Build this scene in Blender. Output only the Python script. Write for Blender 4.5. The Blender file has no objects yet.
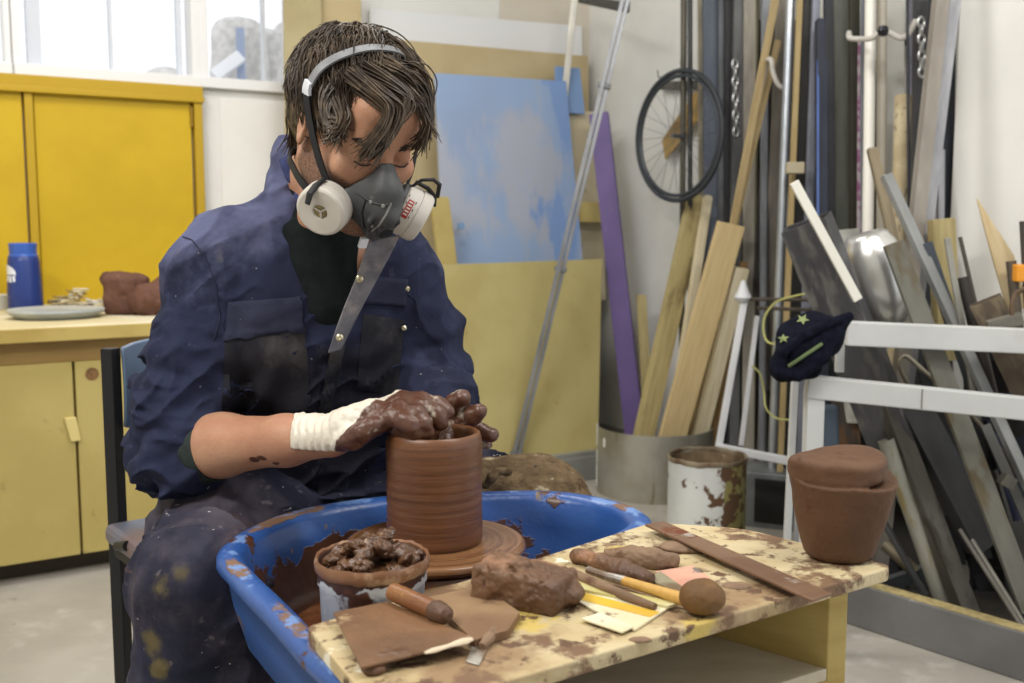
import bpy, math, random
import numpy as np
from mathutils import Vector, Matrix
from mathutils.bvhtree import BVHTree
random.seed(7)
SC = bpy.context.scene
COL = SC.collection
F = 1050.0
PITCH = math.atan(116.0 / F)
CP, SP = math.cos(PITCH), math.sin(PITCH)
H = 1.08
CAM = Vector((0, 0, H))

def ray(px, py):
    vx = (px - 512) / F
    vy = -(py - 341.5) / F
    return Vector((vx, CP + vy * SP, -SP + vy * CP))
def at(px, py, Y):                      # point of the place seen at that pixel, Y metres in front of the camera
    r = ray(px, py)
    return CAM + r * (Y / r.y)
def atz(px, py, z):                     # the same on the horizontal plane z
    r = ray(px, py)
    return CAM + r * ((z - H) / r.z)
def V(*a): return Vector(a)

# ---------------------------------------------------------------- materials
def lin(c):
    r = []
    for v in c[:3]:
        v = v / 255.0
        r.append(v / 12.92 if v <= .04045 else ((v + .055) / 1.055) ** 2.4)
    return (r[0], r[1], r[2], 1)
MATS = {}
class NT:
    def __init__(s, name):
        s.m = bpy.data.materials.new(name); s.m.use_nodes = True
        s.t = s.m.node_tree; s.b = s.t.nodes['Principled BSDF']
        s.tc = None
    def n(s, typ, **kw):
        x = s.t.nodes.new(typ)
        for k, v in kw.items(): setattr(x, k, v)
        return x
    def l(s, a, b): s.t.links.new(a, b)
    def coord(s, which='Object'):
        if s.tc is None: s.tc = s.n('ShaderNodeTexCoord')
        return s.tc.outputs[which]
    def noise(s, scale, stretch=(1, 1, 1), detail=4, rough=.55, off=0, which='Object', dist=0):
        mp = s.n('ShaderNodeMapping'); mp.inputs['Scale'].default_value = stretch
        mp.inputs['Location'].default_value = (off, off * .7, off * 1.3)
        s.l(s.coord(which), mp.inputs[0])
        x = s.n('ShaderNodeTexNoise'); x.inputs['Scale'].default_value = scale
        x.inputs['Detail'].default_value = detail; x.inputs['Roughness'].default_value = rough
        x.inputs['Distortion'].default_value = dist
        s.l(mp.outputs[0], x.inputs['Vector']); return x.outputs[0]
    def ramp(s, v, lo, hi, a=0, b=1):
        x = s.n('ShaderNodeMapRange', interpolation_type='SMOOTHSTEP')
        x.inputs[1].default_value = lo; x.inputs[2].default_value = hi
        x.inputs[3].default_value = a; x.inputs[4].default_value = b
        s.l(v, x.inputs[0]); return x.outputs[0]
    def math(s, op, a, b):
        x = s.n('ShaderNodeMath', operation=op)
        for i, v in enumerate((a, b)):
            if isinstance(v, (int, float)): x.inputs[i].default_value = v
            else: s.l(v, x.inputs[i])
        return x.outputs[0]
    def mix(s, f, a, b):
        x = s.n('ShaderNodeMix', data_type='RGBA')
        if isinstance(f, (int, float)): x.inputs[0].default_value = f
        else: s.l(f, x.inputs[0])
        for i, v in ((6, a), (7, b)):
            if isinstance(v, tuple): x.inputs[i].default_value = v
            else: s.l(v, x.inputs[i])
        return x.outputs[2]
    def mixf(s, f, a, b):
        x = s.n('ShaderNodeMix', data_type='FLOAT')
        s.l(f, x.inputs[0])
        for i, v in ((2, a), (3, b)):
            if isinstance(v, (int, float)): x.inputs[i].default_value = v
            else: s.l(v, x.inputs[i])
        return x.outputs[0]

def M(name, col, rough=.6, metal=0, col2=None, scale=8, stretch=(1, 1, 1), lo=.35, hi=.65, bump=0, bscale=60,
      bstretch=None, stains=(), detail=4, sheen=0, trans=0, emit=None, coat=0, ior=None, spec=None):
    """stains: (colour, scale, lo, hi, opts) opts may hold attr, zlo, zhi, rough, stretch, off, bump"""
    if name in MATS: return MATS[name]
    t = NT(name); b = t.b
    c = lin(col)
    rr = rough
    if col2 is not None:
        c = t.mix(t.ramp(t.noise(scale, stretch, detail), lo, hi), lin(col), lin(col2))
    hgt = None
    for i, st in enumerate(stains):
        o = st[4] if len(st) > 4 else {}
        f = t.noise(st[1], o.get('stretch', (1, 1, 1)), o.get('detail', 5), .6, 3.1 + i * 5.7 + o.get('off', 0))
        if 'attr' in o:
            a = t.n('ShaderNodeAttribute', attribute_name=o['attr'])
            # the attribute pushes the noise over its threshold
            f = t.math('ADD', t.math('MULTIPLY', f, o.get('amp', .6)), a.outputs['Fac'])
        if 'zlo' in o:
            sp = t.n('ShaderNodeSeparateXYZ'); t.l(t.coord(), sp.inputs[0])
            zf = t.n('ShaderNodeMapRange'); zf.inputs[1].default_value = o['zlo']; zf.inputs[2].default_value = o['zhi']
            zf.inputs[3].default_value = o.get('za', .35); zf.inputs[4].default_value = o.get('zb', 0)
            t.l(sp.outputs[o.get('axis', 2)], zf.inputs[0])
            f = t.math('ADD', f, zf.outputs[0])
        f = t.ramp(f, st[2], st[3])
        c = t.mix(f, c, lin(st[0]))
        if 'rough' in o: rr = t.mixf(f, rr, o['rough'])
        if 'bump' in o: hgt = t.math('MULTIPLY', f, o['bump']) if hgt is None else t.math('ADD', hgt, t.math('MULTIPLY', f, o['bump']))
    if isinstance(c, tuple): b.inputs['Base Color'].default_value = c
    else: t.l(c, b.inputs['Base Color'])
    if isinstance(rr, (int, float)): b.inputs['Roughness'].default_value = rr
    else: t.l(rr, b.inputs['Roughness'])
    b.inputs['Metallic'].default_value = metal
    if sheen:
        b.inputs['Sheen Weight'].default_value = sheen; b.inputs['Sheen Roughness'].default_value = .5
    if trans: b.inputs['Transmission Weight'].default_value = trans
    if ior: b.inputs['IOR'].default_value = ior
    if coat: b.inputs['Coat Weight'].default_value = coat; b.inputs['Coat Roughness'].default_value = .2
    if spec is not None: b.inputs['Specular IOR Level'].default_value = spec
    if bump:
        nz = t.noise(bscale, bstretch or stretch, 5, .6, 9)
        nz = t.math('MULTIPLY', nz, 1.0)
        if hgt is not None: nz = t.math('ADD', nz, hgt)
        bp = t.n('ShaderNodeBump'); bp.inputs['Strength'].default_value = 1
        bp.inputs['Distance'].default_value = bump
        t.l(nz, bp.inputs['Height']); t.l(bp.outputs[0], b.inputs['Normal'])
    MATS[name] = t.m
    return t.m

WS = (14, 14, 1.0)                       # grain runs along local z
def wood(name, c1, c2=None, rough=.65, dirt=None):
    c2 = c2 or tuple(int(v * .82) for v in c1)
    st = []
    if dirt: st = [(dirt, 3, .52, .7, {'stretch': (3, 3, 1)})]
    return M(name, c1, rough, 0, c2, 5, WS, .35, .7, .0006, 40, WS, st)
def metalm(name, c1, c2=None, rough=.5, metal=.6, dirt=None, spec=None):
    c2 = c2 or tuple(int(v * .75) for v in c1)
    st = [(dirt, 9, .5, .62, {'stretch': (2, 2, .6), 'rough': .8})] if dirt else []
    return M(name, c1, rough, metal, c2, 7, (2, 2, .5), .3, .7, .0003, 80, None, st, spec=spec)

# ---------------------------------------------------------------- meshes
def frame_from_z(z, ref=None):
    z = z.normalized()
    ref = ref or Vector((0, 1, 0))
    x = ref.cross(z)
    if x.length < 1e-5: x = Vector((1, 0, 0)).cross(z)
    x.normalize(); y = z.cross(x)
    return Matrix((x, y, z)).transposed()
class MB:
    def __init__(s): s.v = []; s.f = []; s.mi = []; s.cur = 0
    def add(s, vs, fs):
        o = len(s.v); s.v += [tuple(v) for v in vs]
        s.f += [tuple(i + o for i in f) for f in fs]; s.mi += [s.cur] * len(fs); return s
    def box(s, c, size, R=None):
        R = R or Matrix.Identity(3); hx, hy, hz = [q / 2 for q in size]
        vs = [Vector(c) + R @ Vector((x, y, z)) for x in (-hx, hx) for y in (-hy, hy) for z in (-hz, hz)]
        return s.add(vs, [(0, 1, 3, 2), (4, 6, 7, 5), (0, 4, 5, 1), (2, 3, 7, 6), (0, 2, 6, 4), (1, 5, 7, 3)])
    def hexa(s, b4, t4):                 # bottom four and top four corners, same order
        return s.add(list(b4) + list(t4), [(3, 2, 1, 0), (4, 5, 6, 7), (0, 1, 5, 4), (1, 2, 6, 5), (2, 3, 7, 6), (3, 0, 4, 7)])
    def tube(s, pts, r, n=10, cap=True, flat=1.0, ref=None):
        pts = [Vector(p) for p in pts]; rs = r if isinstance(r, (list, tuple)) else [r] * len(pts)
        vs = []; fs = []
        x = None
        for i, p in enumerate(pts):
            t = (pts[min(i + 1, len(pts) - 1)] - pts[max(i - 1, 0)]).normalized()
            if x is None:
                q = ref or (Vector((0, 0, 1)) if abs(t.z) < .9 else Vector((0, 1, 0)))
                x = q.cross(t).normalized()
            else:
                x = (x - t * x.dot(t)).normalized()
            y = t.cross(x)
            for k in range(n):
                a = 2 * math.pi * k / n
                vs.append(p + x * (math.cos(a) * rs[i]) + y * (math.sin(a) * rs[i] * flat))
        for i in range(len(pts) - 1):
            for k in range(n):
                a, b = i * n + k, i * n + (k + 1) % n
                fs.append((a, b, b + n, a + n))
        if cap: fs.append(tuple(range(n))[::-1]); fs.append(tuple((len(pts) - 1) * n + k for k in range(n)))
        return s.add(vs, fs)
    def lathe(s, prof, c=(0, 0, 0), R=None, n=48, wob=None, a0=0, a1=2 * math.pi, close=False):
        R = R or Matrix.Identity(3); c = Vector(c); full = abs(a1 - a0 - 2 * math.pi) < 1e-6
        m = n if full else n + 1
        vs = []; fs = []
        for (r, z) in prof:
            for k in range(m):
                a = a0 + (a1 - a0) * k / n
                p = Vector((r * math.cos(a), r * math.sin(a), z))
                if wob: p = wob(p, a)
                vs.append(c + R @ p)
        L = len(prof)
        for i in range(L if close else L - 1):
            j = (i + 1) % L
            for k in range(n):
                a = i * m + k; b = i * m + (k + 1) % m
                a2 = j * m + k; b2 = j * m + (k + 1) % m
                fs.append((a, b, b2, a2))
        if close and not full:
            fs.append(tuple(i * m for i in range(L))); fs.append(tuple(i * m + n for i in range(L))[::-1])
        return s.add(vs, fs)
    def prism(s, poly, L, M4=None, z0=0):   # polygon in xy, extruded along z
        M4 = M4 or Matrix.Identity(4); n = len(poly)
        vs = [M4 @ Vector((x, y, z0)) for x, y in poly] + [M4 @ Vector((x, y, z0 + L)) for x, y in poly]
        fs = [tuple(range(n))[::-1], tuple(range(n, 2 * n))] + [(i, (i + 1) % n, (i + 1) % n + n, i + n) for i in range(n)]
        return s.add(vs, fs)
    def ring(s, outer, inner, L, M4=None):
        M4 = M4 or Matrix.Identity(4); n = len(outer); vs = []
        for pl, z in ((outer, 0), (outer, L), (inner, L), (inner, 0)):
            vs += [M4 @ Vector((x, y, z)) for x, y in pl]
        fs = []
        for r in range(4):
            a = r * n; b = ((r + 1) % 4) * n
            fs += [(a + i, a + (i + 1) % n, b + (i + 1) % n, b + i) for i in range(n)]
        return s.add(vs, fs)
def props(o, label=None, cat=None, group=None, kind=None):
    if label: o['label'] = label
    if cat: o['category'] = cat
    if group: o['group'] = group
    if kind: o['kind'] = kind
    return o
def addobj(name, me, parent=None):
    o = bpy.data.objects.new(name, me); COL.objects.link(o)
    if parent is not None: o.parent = parent
    return o
def wloc(o):
    p = Vector((0, 0, 0))
    while o is not None: p += o.location; o = o.parent
    return p
def build(name, mb, mat, parent=None, smooth=False, bev=0, sub=0, M4=None, label=None, cat=None, group=None, kind=None, auto=35):
    """one mesh object; world coordinates unless M4 gives the local frame"""
    me = bpy.data.meshes.new(name)
    vs = mb.v
    if parent is not None:
        L = wloc(parent)
        vs = [(v[0] - L.x, v[1] - L.y, v[2] - L.z) for v in vs]; base = None
    elif M4 is None:
        xs = [v[0] for v in vs]; ys = [v[1] for v in vs]; zs = [v[2] for v in vs]
        base = Vector(((min(xs) + max(xs)) / 2, (min(ys) + max(ys)) / 2, min(zs)))
        vs = [(v[0] - base.x, v[1] - base.y, v[2] - base.z) for v in vs]
    me.from_pydata(vs, [], mb.f)
    for mm in (mat if isinstance(mat, (list, tuple)) else [mat]): me.materials.append(mm)
    me.polygons.foreach_set('material_index', mb.mi)
    if smooth: me.shade_smooth() if not auto else (me.shade_smooth(), me.set_sharp_from_angle(angle=math.radians(auto)))
    me.update()
    o = addobj(name, me, parent)
    if M4 is not None: o.matrix_world = M4
    elif parent is None: o.location = base
    if bev:
        m = o.modifiers.new('bevel', 'BEVEL'); m.width = bev; m.segments = 2; m.limit_method = 'ANGLE'; m.angle_limit = math.radians(40)
    if sub:
        m = o.modifiers.new('sub', 'SUBSURF'); m.levels = sub; m.render_levels = sub
    return props(o, label, cat, group, kind)
def thing(name, loc, label, cat, group=None):
    o = addobj(name, None); o.location = loc; o.empty_display_size = .05
    return props(o, label, cat, group)

# bars: planks, tubes, profiles, all in a local frame whose z runs along the length
def bar(name, p0, p1, w, t, mat, label=None, cat=None, kind='box', roll=0, wall=.003, group=None, bev=.0012, parent=None, ref=None, tip=None):
    p0, p1 = Vector(p0), Vector(p1)          # p0 = foot
    R = frame_from_z(p1 - p0, ref) @ Matrix.Rotation(math.radians(roll), 3, 'Z')
    L = (p1 - p0).length; M4 = Matrix.Translation(p0) @ R.to_4x4()
    mb = MB(); a, b = w / 2, t / 2; sm = False
    if kind == 'box': mb.prism([(-a, -b), (a, -b), (a, b), (-a, b)], L)
    elif kind == 'round':
        mb.prism([(a * math.cos(2 * math.pi * i / 16), a * math.sin(2 * math.pi * i / 16)) for i in range(16)], L); sm = True; bev = 0
    elif kind == 'pipe':
        o = [(a * math.cos(2 * math.pi * i / 20), a * math.sin(2 * math.pi * i / 20)) for i in range(20)]
        q = 1 - wall / a; mb.ring(o, [(x * q, y * q) for x, y in o], L); sm = True; bev = 0
    elif kind == 'tube':
        mb.ring([(-a, -b), (a, -b), (a, b), (-a, b)], [(-a + wall, -b + wall), (a - wall, -b + wall), (a - wall, b - wall), (-a + wall, b - wall)], L)
    elif kind == 'angle':
        mb.prism([(-a, -b), (a, -b), (a, -b + wall), (-a + wall, -b + wall), (-a + wall, b), (-a, b)], L)
    elif kind == 'channel':
        mb.prism([(-a, -b), (a, -b), (a, b), (a - wall, b), (a - wall, -b + wall), (-a + wall, -b + wall), (-a + wall, b), (-a, b)], L)
    elif kind == 'tee':
        mb.prism([(-a, -b), (a, -b), (a, -b + wall), (wall / 2, -b + wall), (wall / 2, b), (-wall / 2, b), (-wall / 2, -b + wall), (-a, -b + wall)], L)
    elif kind == 'splint':
        mb.add([(-a, -b, 0), (a, -b, 0), (a, b, 0), (-a, b, 0), (-a, -b, L * .55), (a * 1.05, -b, L * .45), (a, b, L * .45), (-a, b, L * .5),
                (-a * .9, -b * .3, L), (-a * .75, -b * .3, L * .99), (-a * .75, b * .3, L * .99), (-a * .9, b * .3, L)],
               [(3, 2, 1, 0), (0, 1, 5, 4), (1, 2, 6, 5), (2, 3, 7, 6), (3, 0, 4, 7), (4, 5, 9, 8), (5, 6, 10, 9), (6, 7, 11, 10), (7, 4, 8, 11), (8, 9, 10, 11)])
    if parent is not None:
        mb.v = [tuple(M4 @ Vector(v)) for v in mb.v]
        return build(name, mb, mat, parent, sm, bev, label=label)
    return build(name, mb, mat, None, sm, bev, M4=M4, label=label, cat=cat, group=group)

# ---------------------------------------------------------------- signed distance volumes -> one closed surface
def vnoise(P, scale, seed=0):
    P = [np.asarray(p, np.float32) * scale for p in P]
    I = [np.floor(p) for p in P]; T = [p - i for p, i in zip(P, I)]
    T = [t * t * (3 - 2 * t) for t in T]; I = [i.astype(np.int64) for i in I]
    def h(a, b, c):
        n = (a * 374761393 + b * 668265263 + c * 2147483647 + seed * 1274126177) & 0xffffffff
        n = ((n ^ (n >> 13)) * 1274126177) & 0xffffffff
        n = ((n ^ (n >> 16)) * 668265263) & 0xffffffff
        return (((n ^ (n >> 15)) & 0xffff).astype(np.float32)) / 65535.0
    r = 0
    for dx in (0, 1):
        for dy in (0, 1):
            for dz in (0, 1):
                w = (T[0] if dx else 1 - T[0]) * (T[1] if dy else 1 - T[1]) * (T[2] if dz else 1 - T[2])
                r = r + w * h(I[0] + dx, I[1] + dy, I[2] + dz)
    return r
def fbm(P, scale, seed=0, octv=3):
    r = 0; a = 1; s = 0
    for i in range(octv):
        r = r + a * vnoise(P, scale * 2 ** i, seed + i); s += a; a *= .5
    return r / s
def smin(a, b, k):
    if k <= 0: return np.minimum(a, b)
    h = np.maximum(k - np.abs(a - b), 0) / k
    return np.minimum(a, b) - h * h * k * .25
def capf(a, b, ra, rb):
    a = np.array(a, float); b = np.array(b, float); ba = b - a; L = max(float(ba @ ba), 1e-12)
    def f(x, y, z):
        px, py, pz = x - a[0], y - a[1], z - a[2]
        t = np.clip((px * ba[0] + py * ba[1] + pz * ba[2]) / L, 0, 1)
        return np.sqrt((px - t * ba[0]) ** 2 + (py - t * ba[1]) ** 2 + (pz - t * ba[2]) ** 2) - (ra + (rb - ra) * t)
    r = max(ra, rb); return f, np.minimum(a, b) - r, np.maximum(a, b) + r
def ellf(c, r, R=None):
    c = np.array(c, float); r = np.array(r, float); Q = np.array(R) if R is not None else np.eye(3)
    def f(x, y, z):
        p = (x - c[0], y - c[1], z - c[2])
        q = [sum(Q[i][j] * p[i] for i in range(3)) for j in range(3)]
        k0 = np.sqrt(sum((q[j] / r[j]) ** 2 for j in range(3)))
        k1 = np.sqrt(sum((q[j] / r[j] ** 2) ** 2 for j in range(3))) + 1e-9
        return k0 * (k0 - 1) / k1
    e = np.sqrt(((Q * r) ** 2).sum(1)); return f, c - e, c + e
def boxf(c, h, R=None, rd=.003):
    c = np.array(c, float); h = np.array(h, float); Q = np.array(R) if R is not None else np.eye(3)
    def f(x, y, z):
        p = (x - c[0], y - c[1], z - c[2])
        q = [np.abs(sum(Q[i][j] * p[i] for i in range(3))) - h[j] + rd for j in range(3)]
        return np.sqrt(np.maximum(q[0], 0) ** 2 + np.maximum(q[1], 0) ** 2 + np.maximum(q[2], 0) ** 2) + np.minimum(np.maximum(q[0], np.maximum(q[1], q[2])), 0) - rd
    e = np.sqrt(((Q * h) ** 2).sum(1)) + .002; return f, c - e, c + e
class Vol:
    def __init__(s, lo, hi, h):
        s.lo = np.array(lo, float); s.h = h
        s.n = np.ceil((np.array(hi) - s.lo) / h).astype(int) + 1
        s.D = np.full(s.n, .06, np.float32)
        s.ax = [s.lo[i] + h * np.arange(s.n[i]) for i in range(3)]
    def sub(s, lo, hi, m):
        a = np.clip(np.floor((lo - m - s.lo) / s.h).astype(int), 0, s.n)
        b = np.clip(np.ceil((hi + m - s.lo) / s.h).astype(int) + 1, 0, s.n)
        sl = tuple(slice(a[i], b[i]) for i in range(3))
        g = [s.ax[i][sl[i]].astype(np.float32) for i in range(3)]
        return sl, (g[0][:, None, None], g[1][None, :, None], g[2][None, None, :]), bool((b > a).all())
    def add(s, prim, k=0.0):
        f, lo, hi = prim; sl, g, ok = s.sub(lo, hi, k + 4 * s.h)
        if ok: s.D[sl] = smin(s.D[sl], f(*g).astype(np.float32), k)
        return s
    def cut(s, prim, k=0.0):
        f, lo, hi = prim; sl, g, ok = s.sub(lo, hi, k + 2 * s.h)
        if ok: s.D[sl] = -smin(-s.D[sl], f(*g).astype(np.float32), k)
        return s
    def chain(s, pts, rs, k=0.0):
        for i in range(len(pts) - 1): s.add(capf(pts[i], pts[i + 1], rs[i], rs[i + 1]), k)
        return s
    def disp(s, fn, band=.03):           # fn(x,y,z) -> outward displacement, evaluated near the surface
        idx = np.nonzero(np.abs(s.D) < band)
        P = [s.ax[i][idx[i]].astype(np.float32) for i in range(3)]
        s.D[idx] -= fn(*P).astype(np.float32); return s
    def mesh(s):
        D = s.D; D[0] = .05; D[-1] = .05; D[:, 0] = .05; D[:, -1] = .05; D[:, :, 0] = .05; D[:, :, -1] = .05
        I = D < 0; n = s.n
        cnt = np.zeros(n - 1, np.int8)
        for dx in (0, 1):
            for dy in (0, 1):
                for dz in (0, 1): cnt += I[dx:n[0] - 1 + dx, dy:n[1] - 1 + dy, dz:n[2] - 1 + dz]
        ci = np.nonzero((cnt > 0) & (cnt < 8)); nv = len(ci[0])
        vid = np.full(n - 1, -1, np.int32); vid[ci] = np.arange(nv)
        acc = np.zeros((nv, 3)); num = np.zeros(nv)
        cor = [(a, b, c) for a in (0, 1) for b in (0, 1) for c in (0, 1)]
        val = {c: D[ci[0] + c[0], ci[1] + c[1], ci[2] + c[2]] for c in cor}
        for c in cor:
            for ax in range(3):
                if c[ax] == 0:
                    e = list(c); e[ax] = 1; e = tuple(e)
                    a, b = val[c], val[e]; m = (a < 0) != (b < 0)
                    t = np.where(m, a / np.where(m, a - b, 1), 0)
                    for q in range(3):
                        acc[:, q] += np.where(m, c[q] + (t if q == ax else 0), 0)
                    num += m
        P = (acc / num[:, None] + np.stack(ci, 1)) * s.h + s.lo
        quads = []
        for ax in range(3):
            u, v = [(1, 2), (2, 0), (0, 1)][ax]
            a = [slice(None)] * 3; b = [slice(None)] * 3; a[ax] = slice(0, -1); b[ax] = slice(1, None)
            A, B = I[tuple(a)], I[tuple(b)]
            e = np.nonzero(A != B); fl = A[e]
            e = np.stack(e, 1)
            ok = (e[:, u] > 0) & (e[:, v] > 0) & (e[:, u] < n[u] - 1) & (e[:, v] < n[v] - 1)
            e = e[ok]; fl = fl[ok]
            def cell(du, dv):
                c = e.copy(); c[:, u] += du; c[:, v] += dv; return vid[c[:, 0], c[:, 1], c[:, 2]]
            q = np.stack([cell(-1, -1), cell(0, -1), cell(0, 0), cell(-1, 0)], 1)
            q[~fl] = q[~fl][:, ::-1]
            quads.append(q)
        return P, np.concatenate(quads)
def npmesh(name, P, Q, mat, parent=None, label=None, cat=None, group=None, relax=1, attrs=None, kind=None):
    if relax:                            # light Laplacian smoothing takes off the voxel steps
        E = np.concatenate([Q[:, [0, 1]], Q[:, [1, 2]], Q[:, [2, 3]], Q[:, [3, 0]]])
        deg = np.bincount(E[:, 0], minlength=len(P)) + np.bincount(E[:, 1], minlength=len(P))
        for _ in range(relax):
            S = np.stack([np.bincount(E[:, 0], P[E[:, 1], q], len(P)) + np.bincount(E[:, 1], P[E[:, 0], q], len(P)) for q in range(3)], 1)
            P = P * .4 + .6 * S / np.maximum(deg, 1)[:, None]
    W = P
    if parent is not None: L = np.array(wloc(parent)); base = None
    else: L = np.array([(P[:, 0].min() + P[:, 0].max()) / 2, (P[:, 1].min() + P[:, 1].max()) / 2, P[:, 2].min()]); base = L
    me = bpy.data.meshes.new(name)
    me.vertices.add(len(P)); me.vertices.foreach_set('co', (P - L).astype(np.float32).ravel())
    me.loops.add(Q.size); me.loops.foreach_set('vertex_index', Q.astype(np.int32).ravel())
    me.polygons.add(len(Q)); me.polygons.foreach_set('loop_start', np.arange(0, Q.size, 4, dtype=np.int32))
    me.polygons.foreach_set('loop_total', np.full(len(Q), 4, np.int32))
    me.update(calc_edges=True); me.shade_smooth()
    for mm in (mat if isinstance(mat, (list, tuple)) else [mat]): me.materials.append(mm)
    for k, fn in (attrs or {}).items():
        a = me.attributes.new(k, 'FLOAT', 'POINT'); a.data.foreach_set('value', np.clip(fn(W[:, 0], W[:, 1], W[:, 2]), -2, 2).astype(np.float32))
    o = addobj(name, me, parent)
    if base is not None: o.location = base
    o['_w'] = 0; del o['_w']
    return props(o, label, cat, group, kind)
def bvh_of(o):
    me = o.data; L = wloc(o)
    return BVHTree.FromPolygons([v.co + L for v in me.vertices], [tuple(p.vertices) for p in me.polygons])
# ---------------------------------------------------------------- camera, light
cam = bpy.data.cameras.new('camera'); co = addobj('camera', cam); SC.camera = co
cam.sensor_width = 36; cam.lens = F / 1024 * 36
co.location = CAM; co.rotation_euler = (math.pi / 2 - PITCH, 0, 0)
cam.clip_start = .05
cam.dof.use_dof = True; cam.dof.focus_distance = 1.42; cam.dof.aperture_fstop = 6.3
SC.view_settings.view_transform = 'Standard'; SC.view_settings.look = 'None'
SC.view_settings.gamma = 1; SC.view_settings.use_curve_mapping = False
SC.view_settings.exposure = -0.12
w = bpy.data.worlds.new('world'); SC.world = w; w.use_nodes = True
w.node_tree.nodes['Background'].inputs[0].default_value = (.93, .96, 1, 1)
w.node_tree.nodes['Background'].inputs[1].default_value = 1.35
def area(name, loc, size, power, target, col=(1, 1, 1), sy=None):
    l = bpy.data.lights.new(name, 'AREA'); l.energy = power; l.color = col
    l.shape = 'RECTANGLE'; l.size = size; l.size_y = sy or size
    o = addobj(name, l); o.location = loc
    o.rotation_euler = (Vector(target) - Vector(loc)).to_track_quat('-Z', 'Y').to_euler(); return o

LAMPS = [((-1.5, .1, 3.1), 1.6, .35, 74, (-.5, 1.4, .5), (1, .96, .90)), ((-.9, 2.7, 3.1), 1.8, .4, 48, (-.9, 2.8, 0), (1, .97, .93)), ((1.2, .9, 3.1), 1.5, .35, 44, (1.2, 2.6, .5), (1, .97, .93))]
for loc, a_, b_, p_, tg_, c_ in LAMPS: area('ceiling_lamp', loc, a_, p_, tg_, c_, b_)

# ---------------------------------------------------------------- the room
DA = V(.848, .53, 0); NA = V(.53, -.848, 0)      # back wall direction and its normal into the room
CORN = V(.37, 5.3, 0); DB = V(.53, -.848, 0); NB = V(-.848, -.53, 0)
def wA(px):                                       # depth of the back wall along the ray at column px
    k = (px - 512) / F; return 4.298 / (.848 - .53 * k)
def wB(px):
    k = (px - 512) / F; return 3.123 / (.848 * k + .53)
def onA(px, py, off=0):
    r = ray(px, py); t = ((CORN - CAM).dot(NA) + off) / r.dot(NA); return CAM + r * t
def onB(px, py, off=0):
    r = ray(px, py); t = ((CORN - CAM).dot(NB) + off) / r.dot(NB); return CAM + r * t
white = M('wall_white', (226, 226, 223), .75, 0, (214, 214, 210), 2, stains=[((196, 192, 184), 1.3, .62, .8)], bump=.0005, bscale=90)
white2 = M('wall_paint_clean', (232, 231, 227), .7, 0, (224, 223, 219), 3, stains=[((150, 146, 140), 14, .74, .78)], bump=.0004)
conc = M('floor_concrete', (172, 167, 158), .5, 0, (156, 151, 142), 3, stains=[((136, 130, 120), 2.2, .55, .75), ((184, 180, 172), 7, .55, .75), ((130, 122, 110), 24, .68, .74)], bump=.0006, bscale=50)
fl = MB(); fl.box((0, 3, -.05), (9, 9.6, .1)); build('floor', fl, conc, kind='structure')
cl = MB(); _p = [CORN + DA * -4.1, CORN + V(0, 0, 0), CORN + DB * 4.2, V(3.2, -1.8, 0), V(-3.15, -1.8, 0)]
cl.prism([(p.x, p.y) for p in _p][::-1], .1, z0=3.2); build('ceiling', cl, white, kind='structure')

m = MB(); m.box((-3.1, 1.0, 1.6), (.1, 5.6, 3.2)); build('wall_left', m, white, kind='structure')  # unseen wall, added to cut the ambient light
m = MB(); m.box((-.3, -1.75, 1.6), (5.6, .1, 3.2)); build('wall_front', m, white, kind='structure')  # unseen wall behind the camera, added for the same reason

# back wall with its strip of windows, built as a frame around the openings
LA = -3.2                                          # wall runs from CORN back along -DA
def A(u, z, off=0): return CORN + DA * u + NA * off + V(0, 0, z)
def uz(px, py, off=0):
    p = onA(px, py, off); return (p - CORN).dot(DA), p.z
def slabA(mb, u0, u1, z0, z1, o0, o1):
    mb.hexa([A(u0, z0, o0), A(u1, z0, o0), A(u1, z0, o1), A(u0, z0, o1)], [A(u0, z1, o0), A(u1, z1, o0), A(u1, z1, o1), A(u0, z1, o1)])
zs = uz(100, 73)[1]                                # sill height
u_a0, u_a1 = uz(19, 40)[0], uz(191, 40)[0]
u_b0, u_b1 = uz(207, 40)[0], uz(292, 40)[0]
u_z0 = uz(4, 40)[0]
mb = MB()
slabA(mb, -4.0, 0.0, 0, zs, -.12, 0)               # below the windows
slabA(mb, u_b1, 0.0, zs, 3.2, -.12, 0)
slabA(mb, -4.0, u_b1, 2.75, 3.2, -.12, 0)
build('wall_back', mb, white, kind='structure', bev=.002)
frm = M('window_frame_white', (226, 226, 226), .4)
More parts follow.
